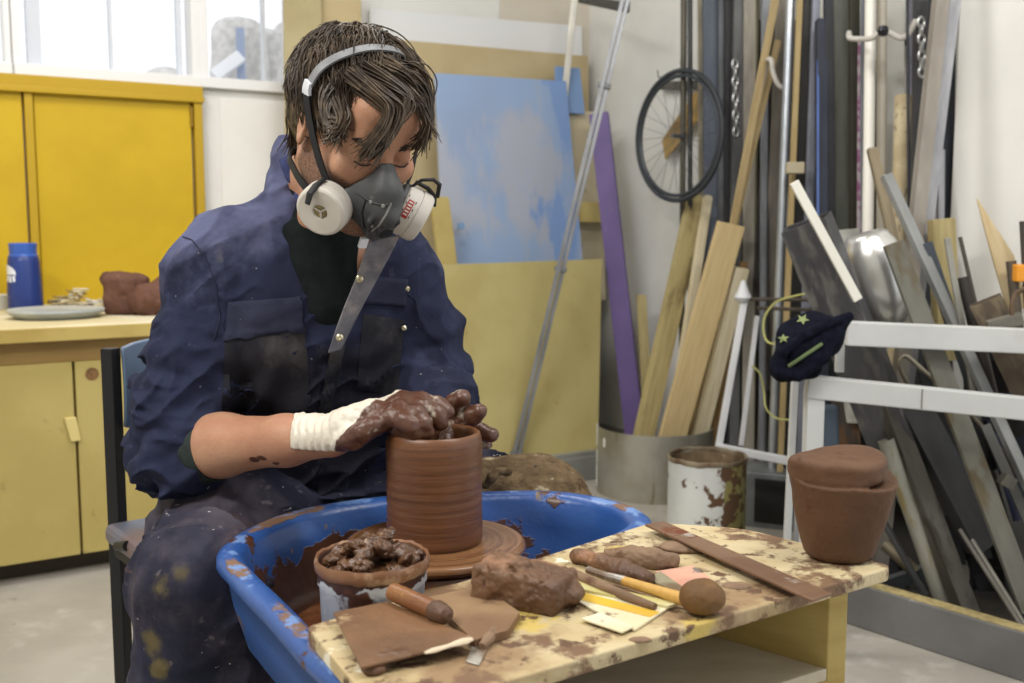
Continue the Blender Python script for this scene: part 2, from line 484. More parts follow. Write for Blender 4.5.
def window(n, u0, u1, bars):
    t = thing('window_%d' % n, A((u0 + u1) / 2, zs, -.04), None, None); t['kind'] = 'structure'
    m = MB(); slabA(m, u0 - .035, u1 + .03, zs - .03, zs + .012, -.08, .03); build('sill', m, frm, t, bev=.003)
    for b0, b1 in ((u0 - .035, u0), (u1, u1 + .03)):
        m = MB(); slabA(m, b0, b1, zs, 2.75, -.09, .015); build('frame', m, frm, t, bev=.003)
    for ub, wd in bars:
        m = MB(); slabA(m, ub - wd / 2, ub + wd / 2, zs, 2.75, -.08, -.05); build('glazing_bar', m, M('glazing_bar', (200, 205, 214), .5), t)
    m = MB(); slabA(m, u0, u1, zs, 2.75, -.066, -.062)
    g = NT('window_glass'); g.b.inputs['Base Color'].default_value = (1, 1, 1, 1)
    tr = g.n('ShaderNodeBsdfTransparent'); gl = g.n('ShaderNodeBsdfGlossy'); gl.inputs['Roughness'].default_value = .02
    mx = g.n('ShaderNodeMixShader'); fr = g.n('ShaderNodeFresnel'); fr.inputs[0].default_value = 1.3
    g.l(fr.outputs[0], mx.inputs[0]); g.l(tr.outputs[0], mx.inputs[1]); g.l(gl.outputs[0], mx.inputs[2])
    g.l(mx.outputs[0], g.t.nodes['Material Output'].inputs[0])
    build('pane', m, g.m, t)
window(1, -4.0, u_z0, [])
window(2, u_a0, u_a1, [(uz(36, 40)[0], .05), (uz(114, 40)[0], .012), (uz(183, 40)[0], .02)])
window(3, u_b0, u_b1, [(uz(268, 30)[0], .012)])
# white panel below window 3
mb = MB(); p0 = uz(219, 98); slabA(mb, p0[0], uz(300, 98)[0], .8, p0[1], 0, .008)
build('trim_1', mb, white2, kind='structure', bev=.003)
# right hand wall and pier
mb = MB()
def slabB(mb, s0, s1, z0, z1, o0, o1):
    f = lambda s, z, o: CORN + DB * s + NB * o + V(0, 0, z)
    mb.hexa([f(s0, z0, o0), f(s1, z0, o0), f(s1, z0, o1), f(s0, z0, o1)], [f(s0, z1, o0), f(s1, z1, o0), f(s1, z1, o1), f(s0, z1, o1)])
slabB(mb, 0, 4.2, 0, 3.2, -.12, 0)
build('wall_right', mb, white, kind='structure')
pr = onB(953, 150, .16); s0 = (pr - CORN).dot(DB)
mb = MB(); slabB(mb, s0, 4.2, 0, 3.2, 0, .16)
build('wall_pier', mb, white2, kind='structure', bev=.004)
mb = MB(); slabB(mb, .05, s0, 0, .1, 0, .015); build('baseboard_right', mb, M('skirting_grey', (150, 150, 146), .6), kind='structure', bev=.003)
# grey plinth along the back wall
c1 = atz(598, 479, 0); pu = (c1 - CORN).dot(DA); po = (c1 - CORN).dot(NA)
grey = M('plinth_grey', (132, 134, 130), .6, 0, (118, 120, 116), 5, stains=[((165, 160, 150), 12, .62, .7)])
mb = MB(); slabA(mb, -2.35, pu, 0, .105, 0, po)
build('baseboard_back', mb, grey, kind='structure', bev=.004)
# yellow doors in the back wall
yel = M('door_yellow', (198, 166, 30), .5, 0, (190, 158, 28), 3, spec=.3)
yel2 = M('door_frame_yellow', (182, 150, 34), .45, spec=.3)
zt = uz(100, 95)[1]
for n, (a, b) in enumerate(((-10, 27), (37, 193))):
    u0, u1 = (uz(a, 200)[0] if a > 0 else -4.0), uz(b, 200)[0]
    t = thing('door_%d' % (n + 1), A((u0 + u1) / 2, .0, .02), None, None); t['kind'] = 'structure'
    m = MB(); slabA(m, u0, u1 - .005, .0, zt, .002, .03); build('door_leaf', m, yel, t, bev=.003)
    if n:
        hz = uz(191, 118)[1]
        m = MB(); m.tube([A(u1 - .004, hz - .04, .034), A(u1 - .004, hz + .04, .034)], .007, 8); build('hinge', m, M('brass_old', (150, 120, 50), .4, .8), t, smooth=True)
mb = MB()
slabA(mb, -4, uz(200, 92)[0], zt, zs - .03, .0, .045); slabA(mb, -4, uz(200, 92)[0], zt - .012, zt + .01, .045, .06)
slabA(mb, uz(194, 200)[0], uz(202, 200)[0], 0, zt, 0, .05); slabA(mb, uz(27.5, 200)[0], uz(36, 200)[0], 0, zt, 0, .045)
build('trim_2', mb, yel2, kind='structure', bev=.003)
# outside: stacks wrapped in netting
def blob_outside():
    tarp = M('net_wrap', (222, 220, 218), .8, 0, (196, 194, 192), 26, (1, 1, 1), .35, .65, .004, 60)
    for i, (x0, x1, y0, lab, sh) in enumerate(((212, 268, 16, 'netted grey bale outside the window, leftmost and tallest', .10), (240, 282, 28, 'netted beige bale outside the window behind the white prop', .07), (274, 312, 22, 'dark netted bale outside, half hidden by the plywood board', .08))):
        a = onA(x0, 84, -1.0 - .12 * i); b = onA(x1, 84, -1.0 - .12 * i); tp = onA((x0 + x1) / 2, y0, -1.0 - .12 * i)
        c = (a + b) / 2; wd = (b - a).length / 2
        v = Vol((c.x - wd - .12, c.y - wd - .12, -.06), (c.x + wd + .12, c.y + wd + .12, tp.z + .12), .02)
        R = np.array([[DA.x, NA.x, 0], [DA.y, NA.y, 0], [0, 0, 1]])
        v.add(boxf((c.x, c.y, tp.z / 2), (wd, wd * .7, tp.z / 2), R, sh))
        v.disp(lambda x, y, z: .03 * (fbm((x, y, z), 6, i) - .5), .1)
        P, Q = v.mesh(); npmesh('netted_bale', P, Q, tarp, label=lab, cat='bale', relax=2)
    a = onA(214, 76, -.75); b = onA(241, 56, -.75)
    bar('white_prop', a, b, .06, .03, M('prop_white', (235, 238, 245), .5), 'white slanting board outside in front of the netted bale', 'board')
    bar('post', onA(242, 90, -.8), onA(240, 28, -.8), .035, .035, M('post_bluegrey', (150, 165, 195), .5), 'slim blue grey post outside against the netted bales', 'post')
    a = onA(142, 77, -.9); b = onA(182, 79, -.9); c = (a + b) / 2
    v = Vol((c.x - .25, c.y - .25, -.05), (c.x + .25, c.y + .25, c.z + .15), .015); v.add(ellf(c - V(0, 0, .03), (.12, .1, .07))); v.add(ellf(c + V(.02, .02, -.02), (.07, .07, .07)), .05)
    v.add(boxf((c.x, c.y, c.z / 2 - .03), (.13, .11, c.z / 2 - .03)), .03)
    v.disp(lambda x, y, z: .02 * (fbm((x, y, z), 14, 3) - .5))
    P, Q = v.mesh(); npmesh('covered_mound', P, Q, tarp, label='grey covered mound just showing above the sill of the wide window', cat='mound')
blob_outside()
# ---------------------------------------------------------------- workbench along the back wall
ply = wood('cabinet_yellow_wood', (200, 178, 98), (184, 160, 82), .6)
def plain_ply(name, c, c2, dirt=None, dscale=6):
    return M(name, c, .6, 0, c2, 3, (1, 1, 1), .35, .65, .0004, 70, (3, 3, 1), [(dirt, dscale, .62, .74)] if dirt else [])
cab = plain_ply('cabinet_face', (186, 170, 104), (174, 156, 90), (140, 120, 64), 9)
cab2 = plain_ply('cabinet_edge', (188, 166, 96), (172, 148, 78), (226, 218, 190), 7)
apr = plain_ply('cabinet_apron', (150, 122, 66), (136, 108, 56))  # darker brown carries the shadow under the worktop edge
fc = atz(0, 588, 0); of = (fc - CORN).dot(NA)       # cabinet front, distance from the back wall
def pA(px, py, off):                                # z and u on the front plane
    p = onA(px, py, off); return (p - CORN).dot(DA), p.z
zc = pA(0, 329, of + .03)[1]
ue = -1.95
t = thing('base_cabinet', A(-2.6, 0, of / 2), 'yellowed plywood base cabinet with plain doors under the bench top', 'cabinet')
m = MB(); slabA(m, -4.0, ue, .07, zc - .14, .02, of - .02); build('body', m, apr, t)
m = MB(); slabA(m, -4.0, ue, 0, .07, .04, of - .08); build('plinth', m, M('toe_kick_dark', (60, 52, 40), .8), t)
ud = pA(76, 420, of)[0]; zd = pA(40, 364, of)[1]
for a, b in ((-4.0, ud - .004), (ud + .004, ue)):
    m = MB(); slabA(m, a, b, .065, zd, of - .02, of); d = build('door', m, cab, t, bev=.002)
    if a == -4.0:
        q = pA(74, 428, of)
        m = MB(); m.hexa([A(q[0] - .012, q[1] - .04, of), A(q[0] + .018, q[1] - .04, of), A(q[0] + .018, q[1] - .04, of + .012), A(q[0] - .012, q[1] - .04, of + .012)],
                         [A(q[0] - .028, q[1] + .035, of), A(q[0] + .006, q[1] + .035, of), A(q[0] + .006, q[1] + .035, of + .012), A(q[0] - .028, q[1] + .035, of + .012)])
        build('turn_button', m, M('button_wood', (214, 196, 130), .5), d, bev=.003)
    else:
        q = pA(92, 374, of)
        m = MB(); m.tube([A(q[0], q[1], of - .003), A(q[0], q[1], of + .0015)], .02, 20); build('wood_knot', m, M('knot', (140, 104, 60), .6, 0, (100, 70, 40), 60), d)
m = MB(); slabA(m, -4.0, ue, zd, zc - .045, of - .02, of - .005); build('apron', m, apr, t, bev=.002)
topm = plain_ply('bench_top', (222, 214, 190), (206, 192, 150), (235, 232, 222), 5)
m = MB(); slabA(m, -4.0, ue, zc - .045, zc, .005, of + .03)
bt = build('worktop', m, [topm, cab2], bev=.003, label='pale worktop with paint-spattered yellow wood edge below the yellow doors', cat='worktop')
m = MB(); slabA(m, -4.0, ue, zc - .044, zc - .003, of + .03, of + .038); build('front_edge', m, cab2, bt, bev=.002)

# blue bottle
bp = onA(26, 309, 0); pB = atz(26, 311, zc); sc = pB.y / F
blue = M('bottle_blue', (34, 58, 128), .35, 0, (28, 48, 112), 4); blue2 = M('bottle_cap_blue', (52, 92, 178), .4)
hb = 68 * sc; rb = 16.5 * sc
t = thing('squeeze_bottle', pB, 'blue plastic bottle with a lighter blue screw cap and white print on the worktop', 'bottle')
m = MB(); m.lathe([(0, 0), (rb * .92, 0), (rb, .006), (rb * .99, hb * .3), (rb * .9, hb * .74), (rb * .84, hb * .8), (rb * .76, hb * .82), (0, hb * .82)], pB); build('body', m, blue, t, True)
m = MB(); m.lathe([(0, hb * .8), (rb * .82, hb * .8), (rb * .84, hb * .815), (rb * .76, hb * .84), (rb * .8, hb * .985), (rb * .72, hb), (0, hb)], pB, n=40); build('screw_cap', m, blue2, t, True)
# printed label: the white marks as they show, on the bottle's left side
wp = M('print_white', (222, 228, 240), .5)
m = MB()
def onbot(a, z, o=.0012):
    rr = rb * (1 - .1 * z / (hb * .74)) + o; return pB + V(rr * math.cos(a), rr * math.sin(a), z)
def mark(a0, a1, z0, z1, n=8, shape=None):
    vs = []; fs = []
    for i in range(n + 1):
        a = a0 + (a1 - a0) * i / n; s = i / n
        lo, hi = z0, z1
        if shape: lo, hi = shape(s)
        vs += [onbot(a, lo), onbot(a, hi)]
    for i in range(n): fs.append((2 * i, 2 * i + 2, 2 * i + 3, 2 * i + 1))
    m.add(vs, fs)
aL, aR = math.radians(206), math.radians(268)
mark(aL, aR, 0, 0, 14, lambda s: (hb * .545, hb * .545 + hb * .14 * math.sqrt(max(0, 1 - (s * 1.0) ** 2)) + .001))
for k in range(4):                                   # the bold word under the arch and two lines of small print
    a = aL + (aR - aL) * k / 4; mark(a, a + .19, hb * (.43 + .012 * (k % 2)), hb * .53)
for r_, (zz, hh, nn) in enumerate(((.33, .05, 5), (.27, .03, 4), (.215, .035, 3))):
    for k in range(nn): a = aL + .05 + (aR - aL) * .19 * k; mark(a, a + .13, hb * zz, hb * (zz + hh))
build('label_print', m, wp, t)

# round grey lid
p = atz(54, 318, zc); m = MB(); r_ = 46 * p.y / F
p.y += .02
m.lathe([(0, .0), (r_ * .8, 0), (r_ * .84, .006), (r_ * .97, .016), (r_, .024), (r_ * .98, .03), (r_ * .5, .031), (0, .031)], p, n=64)
build('round_batt', m, M('batt_grey', (186, 188, 182), .5, 0, (150, 156, 158), 5), smooth=True, label='round grey throwing batt lying flat on the worktop by the bottle', cat='board')
lidz = zc
# white tub at the frame edge
p = atz(-6, 309, zc); m = MB(); m.lathe([(0, 0), (.05, 0), (.055, .05), (.05, .052), (0, .05)], p); build('tub', m, M('tub_white', (220, 220, 214), .6), smooth=True, label='low white tub cut by the left edge of the photo', cat='tub')
# scraps of paper and shavings
random.seed(3)
pal = [(214, 204, 176), (196, 184, 150), (222, 220, 210), (150, 132, 96), (205, 190, 150)]
base = atz(74, 310, zc)
sm_ = [M('scrap_%d' % i, c, .7) for i, c in enumerate(pal)]
m = MB()
for i in range(150):
    r = random.random() ** .6 * .12; a = random.uniform(0, 6.28)
    zz = .004 + max(0, (.075 * (1 - r / .12))) * random.random()
    R = Matrix.Rotation(random.uniform(0, 6.28), 3, 'Z') @ Matrix.Rotation(random.uniform(-.5, .5), 3, 'X')
    m.cur = random.randrange(5)
    m.box(base + V(math.cos(a) * r * 1.25, .02 + math.sin(a) * r * .8, zz + .004), (random.uniform(.02, .06), random.uniform(.008, .02), random.uniform(.002, .006)), R)
build('paper_scraps', m, sm_, label='heap of pale scraps and shavings on the worktop behind the grey batt', cat='scraps', kind='stuff')
claydk = M('clay_dark', (100, 68, 54), .7, 0, (80, 52, 42), 10, stains=[((128, 92, 76), 18, .55, .7)], bump=.002, bscale=40, spec=.3)
def lump(name, prims, mat, label, seed=0, amp=.008, h=.004, k=.02, pad=.03, freq=30, cat='clay', parent=None, fine=.002):
    lo = np.min([p[1] for p in prims], 0) - pad; hi = np.max([p[2] for p in prims], 0) + pad
    v = Vol(lo, hi, h)
    for p in prims: v.add(p, k)
    v.disp(lambda x, y, z: amp * 2 * (fbm((x, y, z), freq, seed) - .5) + fine * 2 * (fbm((x, y, z), freq * 5, seed + 9, 2) - .5), .05)
    P, Q = v.mesh(); return npmesh(name, P, Q, mat, parent, label, cat if parent is None else None, relax=1)
p = atz(118, 316, zc); q = atz(147, 316, zc)
lump('clay_block', [boxf(p + V(0, .08, .068), (.062, .06, .068), None, .02), capf(p + V(-.05, .05, .12), p + V(.07, .06, .115), .022, .018)], claydk, 'tall brown clay block on the worktop beside the seated potter', 1)
lump('clay_lump', [ellf(q + V(-.01, .04, .05), (.065, .055, .06)), ellf(q + V(.06, .07, .07), (.07, .06, .07))], claydk, 'rounded brown clay lump in front of the tall block, against the potter\'s arm', 2)
p = atz(66, 300, zc)
lump('clay_scrap', [capf(p + V(-.03, -.05, .045), p + V(.06, -.04, .05), .012, .016), capf(p + V(.0, -.05, .02), p + V(.03, -.05, .03), .02, .016)], claydk, 'small dark clay crumb on top of the pale scraps', 4, .004)

# ---------------------------------------------------------------- sheets of board leaning on the back wall
def sheet(name, c4, th, mat, label, cat='board', parent=None, nrm=None):
    c4 = [Vector(c) for c in c4]; n = (c4[1] - c4[0]).cross(c4[3] - c4[0]).normalized() * th
    if n.y < 0: n = -n
    m = MB(); m.hexa([c4[0], c4[1], c4[1] + n, c4[0] + n], [c4[3], c4[2], c4[2] + n, c4[3] + n])
    return build(name, m, mat, parent, bev=.0015, label=label, cat=cat)
def lean(px0, pyb0, px1, pyb1, px2, pyt2, px3, pyt3, ob, ot):   # bottom-left, bottom-right, top-right, top-left; offsets from wall
    return [onA(px0, pyb0, ob), onA(px1, pyb1, ob), onA(px2, pyt2, ot), onA(px3, pyt3, ot)]
tan = plain_ply('board_tan', (190, 174, 136), (180, 162, 122), (176, 152, 104), 4)
olive = plain_ply('board_olive', (180, 168, 114), (168, 154, 98), (150, 130, 70), 8)
bluem = M('board_blue_paint', (144, 168, 204), .5, 0, (142, 160, 192), 1.6, stains=[((166, 172, 188), 1.2, .5, .58, {'stretch': (1.6, 1.6, .7)}), ((122, 152, 202), 1.4, .56, .62, {'stretch': (2, 2, .8), 'off': 4})])
beige = plain_ply('board_beige', (206, 192, 160), (198, 182, 148))
sheet('board', lean(352, 440, 592, 440, 588, 56, 357, 36, .2, .08), .018, tan, 'large tan sheet leaning on the back wall behind the blue sheet')
sheet('board', lean(290, 470, 330, 470, 321, -25, 284, -25, .3, .16), .018, plain_ply('board_kraft', (176, 164, 126), (162, 148, 108), (140, 122, 80), 3), 'tall kraft brown board behind the potter\'s head, nearest the window')
sheet('board', lean(322, 470, 366, 470, 361, -25, 322, -25, .26, .13), .018, plain_ply('board_kraft2', (190, 174, 134), (180, 162, 120)), 'tall lighter brown board just right of the kraft one behind the head')
plas = M('plastic_film', (225, 228, 230), .3, trans=.0)
sheet('board', lean(498, 120, 590, 120, 590, -20, 502, -20, .02, .015), .01, M('board_greige', (206, 198, 184), .7), 'greige sheet fixed flat at the top of the back wall')
sh = sheet('acrylic_sheet', lean(370, 150, 584, 160, 582, 26, 370, 8, .06, .03), .004, M('acrylic_milky', (222, 224, 226), .35), 'milky acrylic sheet standing behind the large tan sheet')
blue_s = sheet('board', lean(452, 440, 600, 440, 566, 81, 436, 73, .46, .25), .02, bluem, 'large light blue painted sheet leaning behind the yellow plywood')
m = MB(); q = onA(461, 226, .395); m.box(q + V(0, -.004, 0), (.03, .012, .03), Matrix((DA, -NA, V(0, 0, 1))).transposed()); build('hanging_tab', m, M('tab_blue', (128, 160, 200), .4), blue_s, bev=.002)
sheet('board', lean(557, 112, 585, 114, 580, 68, 556, 66, .235, .2), .015, M('board_blue_small', (120, 150, 194), .5), 'small brighter blue offcut peeping above the right corner of the blue sheet')
sheet('board', lean(566, 300, 606, 300, 600, 112, 562, 110, .24, .2), .015, plain_ply('board_pale', (204, 194, 166), (190, 178, 146), (120, 110, 80), 10), 'pale unpainted board between the blue sheet and the purple plank')
sheet('batten', lean(575, 222, 612, 222, 610, 203, 572, 201, .3, .29), .02, plain_ply('batten_yellow', (184, 168, 108), (170, 150, 88)), 'short yellow batten crosswise behind the ladder, left of the purple plank', 'batten')
sheet('batten', lean(444, 300, 462, 300, 449, 197, 431, 196, .5, .46), .02, plain_ply('batten_yellow', (184, 168, 108), (170, 150, 88)), 'short upright yellow batten left of the blue sheet, behind his shoulder', 'batten')
ob_ = po - .03
ys = sheet('plywood_sheet', lean(400, 481, 598, 452, 602, 259, 405, 266, ob_, .52), .018, olive, 'large yellow plywood sheet standing on the grey plinth', 'board')
m = MB(); slabA(m, -1.3, pu - .005, .105, .125, po - .07, po - .005); build('strip', m, M('strip_pale', (150, 152, 146), .5, .3), bev=.001, label='thin grey strip lying along the plinth below the yellow plywood', cat='strip')

# folding aluminium ladder
alu = metalm('aluminium', (150, 152, 156), (124, 126, 130), .4, .7)
t = thing('folding_ladder', V(*onA(511, 466, po - .08)), 'thin aluminium folding ladder leaning over the yellow plywood', 'ladder')
fo = onA(513, 468, po - .03); to = onA(628, -12, po + .12)
d = (to - fo).normalized(); sx = V(.85, .5, 0) * .0125
for s in (-1, 1): bar('rail', fo + sx * s, to + sx * s, .016, .02, alu, parent=t)
for k in (.03, .42, .80):
    c = fo.lerp(to, k); m = MB(); m.box(c, (.05, .03, .02), frame_from_z(d)); build('rung_clamp', m, M('clamp_dark', (110, 112, 114), .5, .5), t, bev=.002)
r0 = onA(540, 330, .13); r1 = onA(576, -14, .26)
bar('rear_leg', r0, r1, .03, .02, metalm('aluminium_bright', (220, 218, 208), None, .4, .5), parent=t)
m = MB(); c0 = onA(579, -2, .30); c1_ = onA(630, 6, po + .11); m.hexa([c0 + V(0, 0, -.012), c1_ + V(0, 0, -.02), c1_ + V(0, .05, -.02), c0 + V(0, .05, -.012)], [c0 + V(0, 0, .012), c1_ + V(0, 0, .016), c1_ + V(0, .05, .016), c0 + V(0, .05, .012)]); build('hinge_bracket', m, M('bracket_dark', (70, 70, 68), .5, .4), t, bev=.002)

# ---------------------------------------------------------------- corner: steel ring of sheet, bucket, planks
gx = atz(657, 505, 0); cY = gx.y + .235; cen = V((657 - 512) / F * cY, cY, 0)
galv = M('sheet_steel', (168, 166, 156), .38, .55, (146, 142, 126), 5, stains=[((110, 98, 66), 5, .58, .68, {'stretch': (3, 3, .3)})])
def rad(a): return math.radians(a)
m = MB(); m.lathe([(.235, 0), (.235, .27), (.231, .27), (.231, 0)], cen, n=60, a0=rad(165), a1=rad(372), close=True)
hoop = build('curved_steel_sheet', m, galv, smooth=True, label='curved band of sheet steel standing on the floor in the corner', cat='sheet metal')
m = MB()
for z0, z1, a in ((.19, .28, 180), (.12, .17, 181), (.02, .11, 180), (.2, .235, 203)):
    m = MB(); m.lathe([(.2352, z0), (.2375, z0), (.2375, z1), (.2352, z1)], cen, n=3, a0=rad(a), a1=rad(a + 3), close=True)
    build('masking_tape', m, M('tape_white', (225, 225, 220), .6), hoop)

bY = 3.3; bc = V((711 - 512) / F * bY, bY, 0); bz = at(711, 456, bY).z; br = 39.5 / F * bY
bk = M('bucket_paint', (206, 208, 206), .4, .1, (190, 194, 194), 6, stains=[((140, 134, 84), 3, .5, .55, {'zlo': -.02, 'zhi': .08, 'axis': 0, 'za': -.3, 'zb': .3}), ((92, 68, 48), 16, .55, .58, {'zlo': -.1, 'zhi': .03, 'axis': 0, 'za': -.12, 'zb': .07, 'rough': .8}), ((86, 60, 42), 7, .63, .66)])
rust = M('rusty_rim', (96, 74, 54), .7, .3, (140, 130, 110), 20)
t = thing('metal_bucket', bc, 'white and yellow painted steel bucket caked with brown drips near the corner', 'bucket')
m = MB(); m.lathe([(0, .004), (br * .96, .004), (br * .98, 0), (br, .02), (br, bz - .01), (br * 1.0, bz), (br * .975, bz), (br * .97, .03), (0, .03)], bc, n=64); build('body', m, bk, t, True)
m = MB(); m.lathe([(br * 1.0, bz - .012), (br * 1.025, bz - .008), (br * 1.025, bz + .002), (br, bz + .005), (br * .965, bz + .002), (br * .96, bz - .008)], bc, n=64, close=True, wob=lambda p, a: p + V(0, 0, .0015 * math.sin(a * 7) + .001 * math.sin(a * 17))); build('rim', m, rust, t, True)
m = MB(); m.lathe([(br * .969, .03), (br * .969, bz - .01), (br * .96, bz - .01), (br * .96, .04), (0, .035)], bc, n=64); build('inner_dirt', m, M('bucket_inside', (78, 62, 46), .8, 0, (130, 110, 84), 14, stains=[((170, 160, 140), 20, .6, .66)]), t, True)
m = MB(); a = atz(745, 512, .02); m.hexa(*[[V(.84, 3.7, z), V(1.02, 3.62, z), V(1.06, 3.8, z), V(.88, 3.9, z)] for z in (0, .2)])
bx = build('steel_box', m, metalm('box_grey', (128, 132, 134), (104, 106, 108), .5, .4), bev=.003, label='small grey steel box section on the floor right of the painted bucket', cat='box')
m = MB(); m.hexa(*[[V(.87, 3.684, z), V(.985, 3.633, z), V(.986, 3.64, z), V(.872, 3.69, z)] for z in (.02, .18)]); build('dark_opening', m, M('dark_inside', (30, 28, 26), .9), bx)  # black plate on the solid box, painted shade of its open end

def P2(a, Ya, b, Yb):                    # foot and head points from pixels
    return at(a[0], a[1], Ya), at(b[0], b[1], Yb)
STOCK = []; GRP = [None]
def stock(name, cat, label, foot, Yf, head, Yh, wpx, t, mat, kind='box', roll=0, wall=.003, group=None, bev=.0012, down=True):
    a, b = P2(foot, Yf, head, Yh)
    if down: a = a + (a - b) * ((a.z - .004) / (b.z - a.z))
    wd = wpx * (Yf + Yh) / 2 / F
    group = group or {'timber_plank': 'timbers leaning in the corner', 'timber_strip': 'timbers leaning in the corner', 'purple_plank': None, 'board_offcut': None}.get(name, GRP[0])
    o = bar(name, a, b, wd, wd if t is None else t, mat, label, cat, kind, roll, wall, group, bev); STOCK.append(o); return o
pur = M('purple_paint', (98, 78, 136), .55, 0, (86, 68, 122), 4, stains=[((176, 130, 120), 16, .68, .72, {'stretch': (3, 3, .6)})])
w1 = wood('wood_pale_gold', (206, 184, 138), (196, 172, 124)); w2 = wood('wood_gold', (188, 168, 126), (168, 146, 104)); w3 = wood('wood_olive', (172, 158, 112), (152, 138, 94), dirt=(110, 96, 60)); w4 = wood('wood_white_edge', (214, 204, 178), (196, 182, 146)); w5 = wood('wood_brown', (150, 122, 78), (122, 96, 58))
stock('purple_plank', 'plank', 'long purple painted plank leaning right of the yellow plywood', (637, 452), 4.62, (599, 114), 4.9, 19, .045, pur, roll=-14)
stock('board_offcut', 'wood', 'narrow round-topped olive offcut right of the purple plank', (650, 450), 4.5, (641, 295), 4.62, 10, .02, w3)
stock('timber_plank', 'plank', 'knotty olive grey plank, leftmost of the leaning timbers in the corner', (640, 452), 4.18, (697, 196), 4.42, 19, .04, w3, roll=18)
stock('timber_strip', 'plank', 'slim white-edged strip leaning right of the knotty plank', (668, 452), 4.16, (708, 196), 4.38, 8, .03, w4, roll=14)
stock('timber_plank', 'plank', 'wide smooth pale gold plank with square top, widest of the leaning timbers', (668, 452), 4.13, (731, 224), 4.03, 27, .03, w1, roll=8)
stock('timber_plank', 'plank', 'gold plank with white lower end tucked behind the wide pale one', (696, 452), 4.17, (741, 268), 4.07, 14, .04, w4, roll=12)
stock('timber_strip', 'plank', 'brown strip half hidden right of the gold leaning planks', (711, 450), 4.22, (744, 262), 4.12, 7, .03, w5)
stock('timber_strip', 'plank', 'long thin gold strip crossing the steel stock up to the top of the photo', (700, 400), 4.22, (781, -30), 3.93, 7, .012, w2, roll=10)
stock('timber_strip', 'plank', 'second gold strip close beside the longest one, ending below its top', (694, 400), 4.25, (778, 40), 4.0, 6, .012, w2)
GRP[0] = 'stock standing along the right wall'
# tall stock standing against the right wall
def tall(name, cat, label, xb, xt, wpx, t, col, kind='box', top=-30, bot=470, off=.14, metal=.35, rough=.55, mat=None, roll=0, col2=None, wall=.003):
    Yt, Yb = wB(xt) - off * 1.0, wB(xb) - off * 1.9
    m = mat or metalm('steel_%d_%d_%d' % col, col, col2, rough, metal)
    return stock(name, cat, label, (xb, bot), Yb, (xt, top), Yt, wpx, t, m, kind, roll, wall)
stock('steel_bar', 'bar', 'rusty grey round bar standing in front of the bicycle wheel, left of the pair', (681, 470), 4.50, (684, -30), 4.34, 6, None, metalm('bar_rusty_grey', (104, 100, 90)), 'round')
stock('steel_bar', 'bar', 'smooth dark bar close right of the rusty one in front of the wheel', (690, 470), 4.47, (690, -30), 4.32, 5, None, metalm('bar_smooth_dark', (76, 78, 80)), 'round')
tall('cream_batten', 'batten', 'thin cream batten standing on the wall between wheel and grey channel', 702, 700, 5, .01, (206, 196, 174), metal=0, off=.06)
tall('steel_flat', 'steel', 'wide blue grey flat steel right of the bicycle wheel', 715, 712, 19, .03, (92, 100, 112), 'channel', col2=(78, 86, 100), off=.09)
tall('steel_tube', 'steel', 'narrow grey tube between the wide flat and the black channel', 722, 722, 7, None, (112, 116, 122), 'tube', off=.09)
tall('steel_channel', 'steel', 'black steel channel left of the hanging chain', 730, 731, 12, .04, (50, 51, 54), 'channel', off=.09, metal=.2)
tall('steel_tube', 'steel', 'mid grey square tube with the short chain hanging on it', 733, 739, 10, None, (108, 110, 112), 'tube', off=.11)
tall('flat_bar', 'steel', 'greige flat bar just right of the hanging chain', 748, 750, 12, .01, (168, 162, 150), off=.1, metal=.1)
tall('steel_bar', 'bar', 'thin olive rod reaching the top of the photo before the gold strip', 754, 758, 3, None, (92, 88, 66), 'round', off=.08)
tall('steel_tube', 'steel', 'thin bluish tube behind the top of the gold strip', 762, 765, 6, None, (150, 154, 162), 'tube', off=.1)
tall('threaded_rod', 'bar', 'short dark threaded rod ending below the top beside the gold strip', 765, 768, 3, None, (90, 90, 92), 'round', top=45, off=.1)
tall('steel_flat', 'steel', 'dark flat behind the lower part of the gold strips', 745, 772, 9, .01, (74, 72, 70), top=60, off=.08)
tall('steel_flat', 'steel', 'warm grey flat left of the galvanised pipe', 762, 784, 12, .01, (140, 134, 124), top=-30, off=.07)
tall('galvanised_pipe', 'pipe', 'bright galvanised pipe with blotched zinc skin', 772, 792, 9, None, (186, 192, 198), 'pipe', off=.24, metal=.75, rough=.35, col2=(150, 156, 166))
tall('timber_strip', 'plank', 'yellow edged strip standing right against the galvanised pipe', 780, 801, 5, .02, (190, 156, 84), off=.25, mat=wood('edge_tan', (176, 156, 112), (156, 134, 90)))
tall('steel_channel', 'steel', 'black channel right behind the yellow edged strip', 788, 808, 9, .03, (50, 48, 46), 'channel', off=.2, metal=.1)
tall('steel_tube', 'steel', 'pale lilac grey tube between two dark sections', 800, 817, 7, None, (160, 164, 180), 'tube', off=.2)
tall('steel_channel', 'steel', 'wide blue black channel with square cut top', 822, 821, 10, .04, (48, 54, 72), 'channel', top=20, off=.26, metal=.2)
tall('blue_strip', 'strip', 'very thin bright blue strip on the blue black channel', 818, 818, 2.2, .004, (90, 122, 196), top=60, off=.31, metal=0)
tall('steel_flat', 'steel', 'black flat standing between the blue black channel and the olive one', 831, 828, 8, .03, (40, 42, 50), off=.22, metal=.1)
tall('steel_flat', 'steel', 'broad grey green flat steel, upper half lighter', 846, 842, 19, .012, (104, 106, 100), off=.17, col2=(84, 86, 80))
tall('steel_tube', 'steel', 'dark olive tube right of the broad grey green flat', 855, 854, 9, None, (66, 66, 54), 'tube', off=.2)
